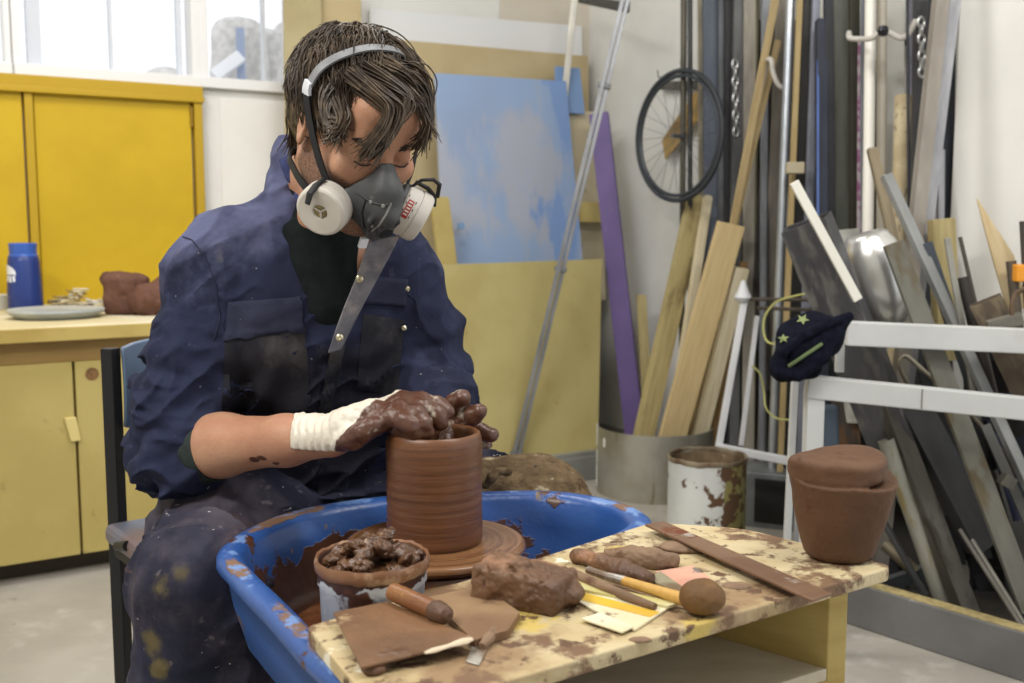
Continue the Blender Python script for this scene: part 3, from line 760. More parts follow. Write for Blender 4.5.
tall('flat_bar', 'steel', 'narrow strip with purple crayon marks', 858, 860, 4, .008, (168, 140, 160), mat=M('purple_marked', (176, 168, 172), .6, 0, (140, 84, 124), 30, (1, 1, 1), .45, .6), top=42, off=.24)
tall('steel_tube', 'steel', 'blue grey tube left against the white plastic pipe', 862, 864, 5, None, (140, 144, 156), 'tube', off=.22)
tall('plastic_pipe', 'pipe', 'smooth white plastic drain pipe standing upright', 865, 871, 11, None, (224, 222, 214), 'pipe', off=.27, mat=M('pvc_white', (224, 222, 214), .35))
tall('plastic_pipe', 'pipe', 'thinner beige plastic pipe right of the white one', 881, 882, 10, None, (196, 190, 178), 'pipe', off=.2, mat=M('pvc_beige', (196, 190, 178), .45, 0, (184, 176, 162), 5))
tall('white_board', 'board', 'white melamine board standing behind the cardboard tube', 893, 895, 18, .012, (222, 221, 214), off=.1, mat=M('melamine', (222, 221, 214), .5))
tall('cardboard_tube', 'tube', 'speckled cardboard tube with open top', 893, 903, 16, None, (200, 186, 154), 'pipe', top=96, off=.24, mat=M('cardboard_speckled', (198, 184, 152), .8, 0, (176, 160, 128), 12, stains=[((140, 128, 106), 40, .58, .64)]))
tall('steel_bar', 'bar', 'thin black rod touching the right side of the cardboard tube', 911, 907, 3, None, (44, 46, 54), 'round', off=.3)
tall('steel_tube', 'steel', 'thin lilac tube right of the black rod', 913, 912, 5, None, (142, 142, 156), 'tube', off=.16)
tall('steel_channel', 'steel', 'charcoal channel the right hand chain hangs on', 914, 921, 12, .03, (68, 68, 72), 'channel', off=.22, metal=.2)
tall('steel_channel', 'steel', 'black channel between the charcoal one and the leaning grey tubes', 922, 930, 9, .03, (46, 48, 54), 'channel', off=.14, metal=.1)
tall('steel_tube', 'steel', 'pitted warm grey tube leaning left at its foot, left of the light one', 905, 944, 13, None, (160, 154, 146), 'tube', off=.3, bot=330, rough=.7, metal=.15, col2=(130, 124, 116))
tall('steel_tube', 'steel', 'lighter blue grey tube leaning parallel beside the pitted one', 917, 957, 11, None, (184, 186, 192), 'tube', off=.25, bot=300, rough=.6, metal=.15)
tall('steel_flat', 'steel', 'slate flat filling the gap next to the white pier', 944, 949, 14, .01, (62, 66, 76), off=.1, metal=.2)
tall('steel_tube', 'steel', 'light tube end showing low between slate flat and leaning tubes', 938, 941, 6, None, (176, 178, 184), 'tube', top=150, off=.2)
# plain dark sections further back that fill the rack
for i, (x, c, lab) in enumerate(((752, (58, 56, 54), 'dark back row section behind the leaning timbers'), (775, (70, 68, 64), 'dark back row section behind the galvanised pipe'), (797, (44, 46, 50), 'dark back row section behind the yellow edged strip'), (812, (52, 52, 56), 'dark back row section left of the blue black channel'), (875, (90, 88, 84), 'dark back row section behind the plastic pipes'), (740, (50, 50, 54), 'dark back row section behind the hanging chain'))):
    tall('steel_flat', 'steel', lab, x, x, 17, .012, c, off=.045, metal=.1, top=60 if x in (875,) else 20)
# rack arms, chains, rope
arm = metalm('rack_arm', (98, 96, 90), None, .6, .3)
def rackarm(x0, y, x1, y1, off, label, th=.035):
    a = onB(x0, y, off); b = onB(x1, y1, off)
    m = MB(); R = frame_from_z(b - a); m.box((a + b) / 2, (th, th * .6, (b - a).length), R); build('rack_arm', m, arm, bev=.002, label=label, cat='bracket')
rackarm(662, 86, 722, 84, .03, 'dark wall bar the bicycle wheel hangs on')
rackarm(715, 73, 752, 68, .04, 'dark wall bar behind the short chain')
rackarm(752, 68, 782, 62, .04, 'dark wall bar behind the gold strips')
rackarm(884, 44, 925, 36, .06, 'dark wall bar behind the cardboard tube')
for i, (x, y) in enumerate(((667, 78), (690, 69))):
    p = onB(x, y, 0); m = MB(); m.tube([p, p + NB * .05, p + NB * .055 + V(0, 0, .03)], .003, 6); build('nail', m, arm, smooth=True, label=('bent nail above the left rim of the bicycle wheel', 'bent nail above the top of the bicycle wheel')[i], cat='nail')
def chain(x, y0, y1, Y, label, n):
    a = at(x, y0, Y); b = at(x + 1, y1, Y); t = thing('chain', b, label, 'chain', 'chains hanging on the rack')
    L = (a - b).length / n
    for i in range(n):
        c = b.lerp(a, (i + .5) / n); ang = (i % 2) * 70 + 15
        ux = V(math.cos(rad(ang)), math.sin(rad(ang)), 0); pts = []
        for k in range(17):
            th = 2 * math.pi * k / 16; pts.append(c + ux * (.0115 * math.cos(th)) + V(0, 0, L * .62 * math.sin(th)))
        m = MB(); m.tube(pts, .0038, 6, cap=False); build('link', m, M('chain_zinc', (196, 198, 198), .35, .8), t, smooth=True)
chain(735, 60, 136, 4.22, 'short zinc chain hanging on the grey tube right of the wheel', 9)
chain(921, 18, 76, 3.32, 'zinc chain hanging on the charcoal channel near the pier', 7)
def cord(name, px, r, mat, label, cat, n=10, parent=None):
    pts = [at(*p) for p in px]; out = []
    for i in range(len(pts) - 1):
        p0, p1, p2, p3 = pts[max(i - 1, 0)], pts[i], pts[i + 1], pts[min(i + 2, len(pts) - 1)]
        for k in range(6):
            t = k / 6; out.append(.5 * ((2 * p1) + (p2 - p0) * t + (2 * p0 - 5 * p1 + 4 * p2 - p3) * t * t + (3 * p1 - p0 - 3 * p2 + p3) * t ** 3))
    out.append(pts[-1]); m = MB(); m.tube(out, r, 8); return build(name, m, mat, parent, smooth=True, label=label, cat=cat)
cord('rope', [(849, 33, 3.5), (850, 38, 3.44), (860, 39, 3.42), (872, 38, 3.36), (884, 31, 3.36), (900, 38, 3.34), (908, 34, 3.36), (916, 20, 3.36)], .009, M('rope_grey', (190, 186, 180), .8), 'grey knotted rope tied across the pipes below the top edge', 'rope')
p = at(883, 31, 3.31); m = MB(); m.lathe([(0, -.018), (.013, -.014), (.018, 0), (.013, .014), (0, .018)], p, n=16); build('padlock', m, M('padlock_dark', (60, 62, 66), .25, .9), smooth=True, label='small dark shiny padlock on the grey rope', cat='padlock')
cord('rope', [(766, 60, 4.0), (771, 60, 3.94), (773, 72, 3.94), (778, 84, 3.94), (785, 88, 3.94), (790, 80, 3.96)], .009, M('rope_grey', (190, 186, 180), .8), 'short pale rope looped between gold strip and galvanised pipe', 'rope')
p = at(795, 168, 3.72); m = MB(); m.box(p, (.06, .035, .04)); build('tape_wrap', m, M('tape_grey', (176, 166, 140), .6), bev=.004, label='band of grey tape wrapped round the yellow edged strip', cat='tape')

# bicycle wheel on the wall
wc = onB(678, 136, .24); RW = Matrix((DB, V(0, 0, 1), NB)).transposed()   # local z = out of the wall
R0 = 65 / F * wc.y
t = thing('bicycle_wheel', wc - V(0, 0, R0), 'bicycle wheel with black tyre hanging on the right wall', 'wheel')
def circ(r, z=0, n=64): return [wc + RW @ V(r * math.cos(2 * math.pi * i / n), r * math.sin(2 * math.pi * i / n), z) for i in range(n + 1)]
m = MB(); m.tube(circ(R0 - .009), .0105, 12, cap=False); build('tyre', m, M('tyre_black', (46, 50, 56), .6), t, smooth=True)
m = MB(); m.tube(circ(R0 - .029), .008, 10, cap=False); build('rim', m, M('rim_dark', (70, 74, 80), .4, .5), t, smooth=True)
m = MB(); m.tube([wc + RW @ V(0, 0, -.03), wc + RW @ V(0, 0, .03)], .009, 14); build('hub', m, M('rim_grey', (120, 124, 128), .35, .8), t, smooth=True)
for i in range(28):
    a = 2 * math.pi * i / 28; s = 1 if i % 2 else -1; b = a + s * .35
    m = MB(); m.tube([wc + RW @ V(.014 * math.cos(b), .014 * math.sin(b), .03 * s), wc + RW @ V((R0 - .04) * math.cos(a), (R0 - .04) * math.sin(a), 0)], .0011, 4); build('spoke', m, M('spoke_grey', (120, 122, 124), .4, .7), t)
m = MB(); q = onB(683, 131, .03)
m.add([q + RW @ V(x, y, z) for x, y, z in ((-.14, -.03, .0), (-.08, -.12, .03), (.1, .03, .02), (.17, .06, .0), (.16, .13, .012), (.1, .16, .02), (-.02, .04, .035))], [(0, 1, 2, 6), (2, 3, 4, 6), (4, 5, 6)])
o = build('cardboard_scrap', m, plain_ply('cardboard', (176, 146, 88), (160, 128, 70)), label='torn brown cardboard pinned on the wall behind the bicycle wheel', cat='cardboard'); md = o.modifiers.new('s', 'SOLIDIFY'); md.thickness = .006
# ---------------------------------------------------------------- scrap metal bay at the right
kerbm = M('kerb_grey', (112, 112, 112), .65, 0, (98, 98, 98), 4, (.5, 1, 1), stains=[((160, 158, 152), 18, .66, .72)], bump=.0008)
ka = V(.93, 2.74, 0); kd = (V(1.186, 2.43, 0) - ka).normalized(); kn = V(-kd.y, kd.x, 0)
if kn.y < 0: kn = -kn
k0 = ka - kd * .55; k1 = ka + kd * 1.2
m = MB(); m.hexa([k0, k1, k1 + kn * .05, k0 + kn * .05], [k0 + V(0, 0, .12), k1 + V(0, 0, .12), k1 + kn * .05 + V(0, 0, .12), k0 + kn * .05 + V(0, 0, .12)])
kb = build('kerb_beam', m, kerbm, bev=.004, label='grey painted timber kerb on the floor holding back the scrap metal', cat='beam')
m = MB(); o = V(0, 0, .1202); m.hexa([k0 + o + kn * .004, k1 + o + kn * .004, k1 + kn * .046 + o, k0 + kn * .046 + o], [v + V(0, 0, .002) for v in (k0 + o + kn * .004, k1 + o + kn * .004, k1 + kn * .046 + o, k0 + kn * .046 + o)])
build('bare_top_edge', m, wood('kerb_bare', (176, 160, 112), (140, 126, 86)), kb)

def scrap(name, cat, label, head, Yh, foot, Yf, wpx, t, col, kind='box', roll=0, wall=.003, metal=.35, rough=.55, mat=None, col2=None, dirt=None, bev=.0012, down=False):
    m = mat or metalm('scrap_%d_%d_%d' % col + (kind if dirt else ''), col, col2, rough, metal, dirt)
    return stock(name, cat, label, foot, Yf, head, Yh, wpx, t, m, kind, roll, wall, bev=bev, down=down)
S = scrap; GRP[0] = 'scrap leaning in the heap behind the kerb'
dk = (60, 60, 60)
# back layer, with dark filler pieces added to darken the background
S('steel_tube', 'steel', 'dark tube deep in the heap directly below the hat', (842, 380), 3.15, (905, 620), 3.0, 22, .03, (52, 50, 50), roll=10)
S('steel_flat', 'steel', 'brown grey upright flat between trestle leg and heap, lower left', (845, 395), 3.05, (852, 560), 3.0, 26, .02, (84, 76, 70), dirt=(110, 84, 60))
S('steel_box', 'steel', 'slate blue rounded box end beside the trestle leg', (828, 405), 2.85, (832, 560), 2.85, 18, .04, (80, 92, 108), bev=.008)
S('steel_flat', 'steel', 'black wide flat behind the long light bar', (868, 400), 3.2, (960, 640), 3.02, 34, .02, (40, 40, 42))
S('steel_flat', 'steel', 'black flat in the gap right of the light pipe', (930, 395), 3.16, (1010, 640), 2.95, 32, .02, (38, 38, 40))
S('steel_flat', 'steel', 'blue black sheet strip behind the right end of the lower rail', (985, 350), 3.05, (1040, 560), 2.9, 34, .012, (44, 50, 66))
S('steel_tube', 'steel', 'rust brown tube behind the right end of the top rail', (1000, 330), 3.0, (1060, 480), 2.85, 20, .03, (92, 78, 66), dirt=(120, 84, 56))
S('steel_flat', 'steel', 'dark brown flat low behind the light pipe foot', (872, 470), 3.1, (930, 610), 2.98, 22, .02, (58, 54, 48))
S('steel_tube', 'steel', 'dark tube behind the aluminium dome running down to the rails', (858, 330), 3.08, (930, 520), 3.0, 30, .03, (70, 68, 66))
S('steel_flat', 'steel', 'charcoal flat between dome plate and pitted tube below the rails', (925, 370), 3.08, (985, 560), 2.95, 16, .01, (50, 50, 52))
S('steel_angle', 'steel', 'dark angle in the far right bottom of the heap', (1000, 470), 2.9, (1050, 640), 2.7, 16, .03, (66, 64, 60), 'angle')
S('steel_flat', 'steel', 'dark olive upright behind the lower right corner of the heap', (1016, 400), 3.0, (1020, 640), 2.9, 30, .01, (46, 46, 42))
S('steel_flat', 'steel', 'black board filling the gap behind the clay vessel', (862, 440), 3.3, (866, 610), 3.25, 46, .012, (34, 33, 32))  # this and the next two: big black plates added to keep the background dark
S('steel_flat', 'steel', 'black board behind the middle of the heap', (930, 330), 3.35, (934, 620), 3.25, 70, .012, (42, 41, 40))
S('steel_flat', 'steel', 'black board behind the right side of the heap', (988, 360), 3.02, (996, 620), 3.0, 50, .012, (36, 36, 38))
m = MB(); q4 = [k0 + kn * .06, k1 + kn * .06 - kd * .4, k1 + kn * .4 - kd * .5, k0 + kn * .7]
m.hexa([p + V(0, 0, .0) for p in q4], [p + V(0, 0, .012) for p in q4]); build('steel_sheet', m, M('sheet_black_oily', (44, 42, 40), .6, .1, (60, 56, 50), 9), label='dark oily sheet lying on the floor under the scrap heap behind the kerb', cat='steel')  # dark sheet added on the floor to imitate the darkness under the heap
# upper pieces
S('steel_box_section', 'steel', 'heavy dark square box section leaning left above the hat', (806, 222), 2.78, (905, 470), 2.82, 46, .075, (88, 88, 92), 'tube', roll=-32, dirt=(116, 114, 112))
S('white_strip', 'strip', 'flat white strip lying over the heavy dark box section', (794, 182), 2.70, (858, 300), 2.70, 9, .012, (226, 224, 214), metal=0, mat=M('strip_white', (226, 224, 214), .5))
S('concrete_tube', 'tube', 'mottled pale grey tube standing between box section and dome', (844, 230), 3.05, (858, 420), 3.05, 30, None, (160, 160, 154), 'pipe', mat=M('concrete_mottled', (166, 166, 160), .8, 0, (140, 140, 134), 22), wall=.01)
S('wood_batten', 'wood', 'weathered olive batten leaning above the dome', (872, 149), 3.2, (896, 250), 3.05, 10, .02, (120, 108, 86), mat=wood('weathered_batten', (128, 116, 92), (100, 88, 68)))
S('steel_plate', 'steel', 'long matt grey flat bar leaning over the dome through both rails to the floor', (893, 243), 2.72, (1030, 610), 2.62, 21, .016, (120, 119, 110), roll=6, metal=.15, rough=.65, col2=(98, 97, 89), dirt=(100, 90, 70))
S('steel_tube', 'steel', 'long galvanised square tube crossing right of the flat bar', (886, 175), 2.95, (1040, 510), 2.70, 11, .02, (158, 160, 160), 'tube', roll=20, rough=.6, metal=.3, col2=(128, 130, 130))
S('steel_tube', 'steel', 'slate blue tube with cut end right of the galvanised one', (925, 243), 2.9, (985, 420), 2.85, 10, .03, (82, 90, 100), 'tube', roll=15)
S('timber_block', 'wood', 'short wide olive timber against the white pier', (941, 219), 3.1, (948, 360), 3.08, 22, .05, (150, 138, 88), mat=w3)
S('steel_flat', 'steel', 'thin light flat crossing down in front of the olive timber', (947, 238), 2.84, (978, 420), 2.80, 6, .01, (158, 156, 148))
S('steel_bar', 'bar', 'thin tapering spike pointing up before the white pier', (960, 237), 2.9, (984, 340), 2.86, 4, None, (92, 88, 80), 'round')
S('steel_tube', 'steel', 'blackened tube end right of the light flat', (963, 277), 2.88, (1000, 430), 2.82, 13, None, (66, 62, 60), 'pipe')
S('steel_channel', 'steel', 'open brown channel with its mouth showing above the top rail', (985, 300), 2.78, (1042, 420), 2.74, 30, .055, (100, 88, 76), 'tube', roll=-25, wall=.004, dirt=(130, 118, 96))
S('steel_flat', 'steel', 'pale steel offcut lying level behind the right of the top rail', (988, 327), 2.70, (1022, 318), 2.68, 12, .03, (140, 136, 126))
S('wood_splint', 'wood', 'split pointed pine splint in front of the white pier', (985, 196), 2.82, (1018, 310), 2.80, 20, .012, (212, 184, 134), 'splint', mat=wood('splint', (202, 184, 148), (190, 168, 126)))
S('steel_bar', 'bar', 'round brown bar with flat top before the pine splint', (1011, 261), 2.76, (1020, 345), 2.74, 10, None, (96, 86, 74), 'round')
S('steel_bar', 'bar', 'dark bar cut by the right edge of the photo', (1024, 221), 2.75, (1030, 330), 2.74, 9, None, (84, 78, 74), 'round')
p = at(1022, 273, 2.74); m = MB(); m.box(p, (.045, .04, .045)); build('orange_clamp', m, M('orange_plastic', (226, 150, 40), .5), bev=.004, label='small orange clamp on the dark bar at the right edge', cat='clamp')
cord('hooked_rod', [(1015, 352, 2.68), (1013, 325, 2.68), (1012, 304, 2.68), (1017, 293, 2.68), (1028, 288, 2.66)], .0065, metalm('rod_brown', (120, 100, 82)), 'brown rod bent over like a hook at the right edge', 'rod')
cord('hooked_rod', [(908, 385, 2.86), (899, 364, 2.86), (906, 356, 2.86), (925, 372, 2.84), (950, 392, 2.82), (985, 430, 2.78), (1018, 475, 2.76)], .0065, metalm('rod_beige', (150, 142, 126)), 'bent steel rod seen between the two white rails', 'rod')
# lower pieces
S('steel_angle', 'steel', 'dark angle iron with bright edge running to the kerb', (880, 385), 2.80, (985, 660), 2.63, 20, .04, (88, 85, 78), 'tube', roll=24, dirt=(60, 56, 50))
S('pale_pipe', 'pipe', 'pale pipe with flared foot resting on the kerb', (886, 440), 2.76, (947, 613), 2.70, 17, None, (142, 141, 132), 'pipe', metal=.1, rough=.6, col2=(112, 110, 100), dirt=(124, 112, 76))
S('steel_box_section', 'steel', 'wide dark box section ending above the kerb', (905, 395), 2.80, (985, 546), 2.76, 34, .05, (74, 74, 76), 'tube', roll=20)
S('steel_bar', 'bar', 'thin rod fanning down to the kerb, left of the two', (960, 530), 2.70, (1030, 640), 2.42, 5, None, (104, 100, 94), 'round')
S('steel_bar', 'bar', 'thin rod fanning down to the kerb, right of the two', (972, 540), 2.68, (1040, 650), 2.44, 5, None, (124, 120, 112), 'round')
S('steel_flat', 'steel', 'blue grey bar lying almost level above the kerb', (930, 570), 2.84, (872, 590), 2.95, 15, .02, (96, 100, 106))
S('steel_pipe', 'pipe', 'short mottled pipe end lying left of the pale pipe', (886, 545), 2.95, (918, 574), 2.85, 13, None, (126, 116, 96), 'pipe')
S('steel_tube', 'steel', 'grey slim tube left of the pale pipe', (872, 500), 2.86, (925, 595), 2.80, 7, None, (96, 98, 100), 'round')
S('steel_flat', 'steel', 'mid grey flat at the lower right edge of the photo', (985, 425), 2.74, (1045, 560), 2.66, 10, .01, (98, 98, 94))
S('steel_bar', 'bar', 'navy bar between long flat bar and galvanised tube', (992, 435), 2.80, (1018, 520), 2.76, 9, None, (62, 70, 100), 'round')
p = at(1007, 481, 2.66); m = MB(); m.box(p, (.035, .03, .032), Matrix.Rotation(.5, 3, 'Y')); build('steel_block', m, metalm('block_grey', (128, 126, 116)), bev=.002, label='small square steel block lodged beside the long flat bar', cat='block')
# aluminium dome
c = at(878, 280, 2.86); ax = (at(905, 325, 2.80) - at(862, 238, 2.9)).normalized()
domem = M('spun_aluminium', (206, 206, 204), .28, .75, (188, 188, 186), 5)
tl = Matrix.Rotation(math.radians(18), 3, 'Y')
R = Matrix.Rotation(math.radians(-25), 3, 'Z') @ Matrix.Rotation(math.radians(28), 3, 'Y').inverted()
m = MB(); k = 2.86 / F
prof = [(0, 50), (8, 49.5), (18, 48.5), (21, 46), (22, 43), (25, 38), (29, 28), (31, 14), (31, 0), (30, -14), (27, -28), (22, -40), (14, -48), (6, -52), (0, -53)]
m.lathe([(r * k, z * k) for r, z in prof], c, Matrix.Rotation(math.radians(-17), 3, 'Y'), 56); build('metal_dome', m, domem, smooth=True, auto=60, label='shiny rounded aluminium vessel nested among the leaning scrap', cat='vessel')

# ---------------------------------------------------------------- white trestle frames
wf = M('frame_white', (198, 200, 200), .45, 0, (188, 190, 190), 4, stains=[((150, 146, 138), 22, .70, .74), ((180, 176, 166), 5, .6, .8)])
def rail_(parent, a, b, h, th, name='rail', label=None):
    m = MB(); R = frame_from_z(b - a, V(0, 0, 1)); m.box((a + b) / 2, (th, h, (b - a).length), R)
    return build(name, m, wf, parent, bev=.003, label=label)
Yt = 2.62
a0 = at(846, 333, Yt + .06); a1 = at(1120, 345, Yt + .0)
t = thing('trestle_frame', V(.72, 2.68, 0), 'white painted steel trestle frame, the taller one behind, the hat hangs on it', 'trestle')
rail_(t, a0, a1, .062, .04, 'top_rail')
bar('leg', V(.722, 2.7, 0), at(795, 380, 2.7) + V(0, 0, .02), .016, .02, wf, parent=t)
pl = at(846, 345, Yt + .07)
bar('leg', V(1.58, 2.64, 0), V(1.58, 2.64, a1.z), .04, .04, wf, parent=t)
c_ = a0 + V(.0, .045, 0); bar('end_post', V(c_.x, c_.y, at(846, 372, c_.y).z), V(c_.x, c_.y, c_.z + .02), .02, .02, wf, parent=t)
b0 = at(806, 386, Yt - .06); b1 = at(1120, 418, Yt - .1)
t2 = thing('trestle_frame', V(.74, 2.56, 0), 'white painted steel trestle frame, the lower one in front with a seam in its rail', 'trestle')
rail_(t2, b0, b1, .055, .045, 'top_rail')
lx = at(813, 430, 2.56).x
bar('leg', V(lx, 2.56, 0), V(lx, 2.56, b0.z - .027), .042, .04, wf, parent=t2)
bar('leg', V(1.5, 2.5, 0), V(1.5, 2.5, b1.z - .02), .042, .04, wf, parent=t2)
q = b0.lerp(b1, .36) + V(0, -.024, 0); m = MB(); m.box(q, (.002, .002, .05)); build('weld_seam', m, M('seam', (110, 108, 104), .7), t2)
for s_, (x, y, Y) in enumerate(((963, 343, Yt), (1020, 402, 2.49))):
    pass
# white rack standing behind the bucket
rk = M('rack_white', (206, 208, 212), .5, 0, (196, 198, 202), 4)
t = thing('white_rack', V(.86, 3.5, 0), 'slim white tubular rack standing between bucket and trestle, wires tied on it', 'rack')
def rk_(n, a, b, r=.011): bar(n, b, a, r * 2, r * 2, rk, parent=t, kind='box', bev=.003)
rk_('slanting_tube', at(744, 302, 3.6), at(716, 462, 3.5)); rk_('slanting_tube', at(757, 316, 3.62), at(741, 446, 3.55), .008)
rk_('bottom_rail', at(716, 447, 3.5), at(800, 463, 3.36), .013)
rk_('foot', at(716, 447, 3.5), V(at(716, 447, 3.5).x, 3.5, 0)); rk_('foot', at(800, 463, 3.36), V(at(800, 463, 3.36).x, 3.36, 0))
m = MB(); q = at(743, 296, 3.6); m.lathe([(0, -.025), (.02, -.02), (.03, -.005), (.02, .015), (.008, .05), (0, .055)], q, n=20); build('top_joint', m, rk, t, True)
rk2 = metalm('rod_dark', (92, 84, 76))
for i, (y0, y1, Y) in enumerate(((299, 300, 3.6), (308, 310, 3.56))):
    m = MB(); m.tube([at(748 + i * 10, y0, Y), at(814, y1, Y - .3)], .006, 8); build('cross_rod', m, rk2, t, smooth=True)
wire = M('wire_yellow_green', (172, 172, 104), .5)
cord('wire', [(812, 293, 3.25), (795, 296, 3.3), (775, 303, 3.35), (764, 320, 3.36), (766, 340, 3.34), (778, 344, 3.3), (795, 340, 3.2)], .0035, wire, 'yellow green wire looped round the rods of the white rack, upper loop', 'wire')
cord('wire', [(752, 366, 3.4), (760, 374, 3.4), (764, 392, 3.4), (766, 408, 3.38), (776, 418, 3.36), (790, 420, 3.3)], .003, wire, 'yellow green wire hanging lower beside the white rack', 'wire')

# ---------------------------------------------------------------- knitted hat on the rail end
hatm = M('knit_navy', (20, 23, 36), .95, 0, (12, 14, 24), 60, (1, 1, 1), .35, .65, .001, 200, spec=.1)
Yh = 2.53
def hp(x, y, dy=0): return at(x, y, Yh + dy)
lo = np.array(hp(765, 385, -.12)); hi = np.array(hp(860, 300, .14)); lo2 = np.minimum(lo, hi) - .02; hi2 = np.maximum(lo, hi) + .02
v = Vol(lo2, hi2, .0025)
v.chain([hp(784, 366), hp(800, 352), hp(825, 338), hp(846, 319)], [.036, .05, .042, .012], .02)
v.add(capf(hp(792, 335, .04), hp(812, 327, .04), .036, .04), .04)
v.add(capf(hp(783, 372, -.01), hp(812, 371, -.01), .014, .018), .03)
v.cut(capf(hp(789, 367, -.07), hp(826, 345, -.07), .02, .012), .008)
v.chain([hp(779, 372, -.035), hp(783, 352, -.045), hp(805, 335, -.045), hp(830, 323, -.03), hp(849, 316, -.01)], [.012, .012, .012, .012, .01], .006)
v.chain([hp(779, 373, -.035), hp(798, 375, -.045), hp(822, 358, -.045), hp(836, 338, -.03), hp(849, 317, -.01)], [.012, .015, .016, .013, .01], .006)
v.disp(lambda x, y, z: .0006 * np.sin((x * .8 + z * .6) * 2 * np.pi / .009) + .004 * (fbm((x, y, z), 30, 2) - .5))
P, Q = v.mesh(); hat = npmesh('knitted_hat', P, Q, hatm, label='navy knitted hat with pale green stars slung over the end of the white rail', cat='hat', relax=1)
hb_ = bvh_of(hat)
def cast(px, py, bvh):
    r = ray(px, py).normalized(); h = bvh.ray_cast(CAM, r)
    return (h[0], h[1]) if h[0] is not None else (None, None)
stm = M('star_knit', (128, 140, 92), .9, bump=.002, bscale=200)
for i, (sx_, sy_, r_, an) in enumerate(((803, 320, 7, .2), (784, 339, 6, .9))):
    m = MB(); vs = []
    for k in range(10):
        rr = r_ * (1 if k % 2 == 0 else .42); a = an + math.pi * k / 5
        h, n = cast(sx_ + rr * math.cos(a), sy_ + rr * .8 * math.sin(a), hb_)
        if h is None: h, n = cast(sx_, sy_, hb_)
        vs.append(h + n * .0025)
    h, n = cast(sx_, sy_, hb_); vs.append(h + n * .0035)
    m.add(vs, [(10, k, (k + 1) % 10) for k in range(10)]); build('star', m, stm, hat)
h = [cast(788 + k * 4.2, 366 - k * 2.8, hb_)[0] for k in range(9)]
h = [q for q in h if q is not None]
m = MB(); m.tube([q + V(0, -.004, 0) for q in h], .0045, 8); build('inner_band', m, M('band_green', (96, 112, 74), .9), hat, smooth=True)
# ---------------------------------------------------------------- pottery wheel with its blue splash tray
WC = V(-.105, 1.39, 0); WZ = .66
pts = [(-.375, 1.30), (-.368, 1.40), (-.31, 1.51), (-.19, 1.585), (-.05, 1.61), (.07, 1.612), (.165, 1.545), (.195, 1.44), (.12, 1.315), (.01, 1.205), (-.03, 1.06), (-.055, .93), (-.12, .885), (-.185, .955), (-.262, 1.09), (-.335, 1.215)]
def closed_spline(p, n):
    out = []; N = len(p)
    for i in range(N):
        p0, p1, p2, p3 = [np.array(p[(i + j - 1) % N]) for j in range(4)]
        for k in range(n):
            t = k / n; out.append(.5 * ((2 * p1) + (p2 - p0) * t + (2 * p0 - 5 * p1 + 4 * p2 - p3) * t * t + (3 * p1 - p0 - 3 * p2 + p3) * t ** 3))
    return np.array(out)
ol = closed_spline(pts, 9); tg = np.roll(ol, -1, 0) - np.roll(ol, 1, 0); tg /= np.linalg.norm(tg, axis=1)[:, None]
nrm = np.stack([tg[:, 1], -tg[:, 0]], 1)
if (nrm * (ol - ol.mean(0))).sum() < 0: nrm = -nrm
rz = .668
loops = [(-.075, .545), (-.062, .55), (-.052, .565), (-.040, .62), (-.033, rz - .012), (-.026, rz - .003), (-.018, rz), (-.006, rz - .001), (.001, rz - .006), (.002, rz - .016), (-.003, rz - .022), (-.010, rz - .026), (-.018, .60), (-.034, .545), (-.060, .515), (-.10, .505)]
m = MB(); N = len(ol)
for off, z in loops:
    q = ol + nrm * off
    m.v += [(x, y, z) for x, y in q]
for i in range(len(loops) - 1):
    for k in range(N): a = i * N + k; b = i * N + (k + 1) % N; m.f.append((a, b, b + N, a + N))
c0 = len(m.v); cx, cy = ol.mean(0)
m.v.append((cx, cy, .540)); m.v.append((cx, cy, .505))
for k in range(N): m.f.append((c0, (k + 1) % N, k)); L0 = (len(loops) - 1) * N; m.f.append((c0 + 1, L0 + k, L0 + (k + 1) % N))
m.mi = [1 if N * 10 <= i < N * (len(loops) - 1) else 0 for i in range(len(m.f))]
T0 = V(cx, cy, 0)
def zrel(z): return z
tray = M('tray_blue', (42, 80, 146), .32, 0, (52, 92, 158), 4, stains=[
    ((118, 104, 96), 26, .66, .70, {'rough': .7}),
    ((78, 48, 32), 11, .585, .615, {'zlo': .53, 'zhi': .645, 'za': .36, 'zb': -.03, 'rough': .35, 'bump': .6}),
    ((118, 90, 70), 9, .58, .64, {'zlo': .655, 'zhi': .668, 'za': -.4, 'zb': .07, 'rough': .7, 'bump': .6}),
    ((104, 136, 190), 24, .52, .62, {'zlo': .655, 'zhi': .668, 'za': -.4, 'zb': .04})], bump=.0012, bscale=40, spec=.5)
t = thing('pottery_wheel', T0, 'electric pottery wheel with a clay-splashed bright blue splash tray and turning wheel head', 'pottery wheel')
trayo = M('tray_blue_outside', (44, 84, 152), .35, 0, (54, 94, 162), 4, stains=[((130, 150, 190), 9, .60, .72), ((112, 86, 66), 12, .66, .70), ((190, 196, 206), 40, .70, .72)], bump=.0006, bscale=40)
build('splash_tray', m, [tray, trayo], t, True, auto=80)
wet = M('clay_slip_wet', (110, 66, 40), .22, 0, (96, 56, 34), 6, stains=[((140, 96, 66), 5, .55, .7)], bump=.001, bscale=40)
wheelm = M('wheel_clay_wet', (132, 84, 52), .25, 0, (150, 100, 66), 6, stains=[((104, 64, 42), 9, .55, .65)], bump=.0004, bscale=60, coat=.3)
def ringwob(seed, amp):
    ph = random.random() * 6
    return lambda p, a: Vector((p.x * (1 + amp * math.sin(3 * a + ph) + amp * .6 * math.sin(7 * a + 2 * ph)), p.y * (1 + amp * math.sin(3 * a + ph)), p.z))
def disc(r, z0, z1, c, e=.004): return [(0, z0), (r - e, z0), (r, z0 + e), (r, z1 - e), (r - e, z1), (0, z1)]
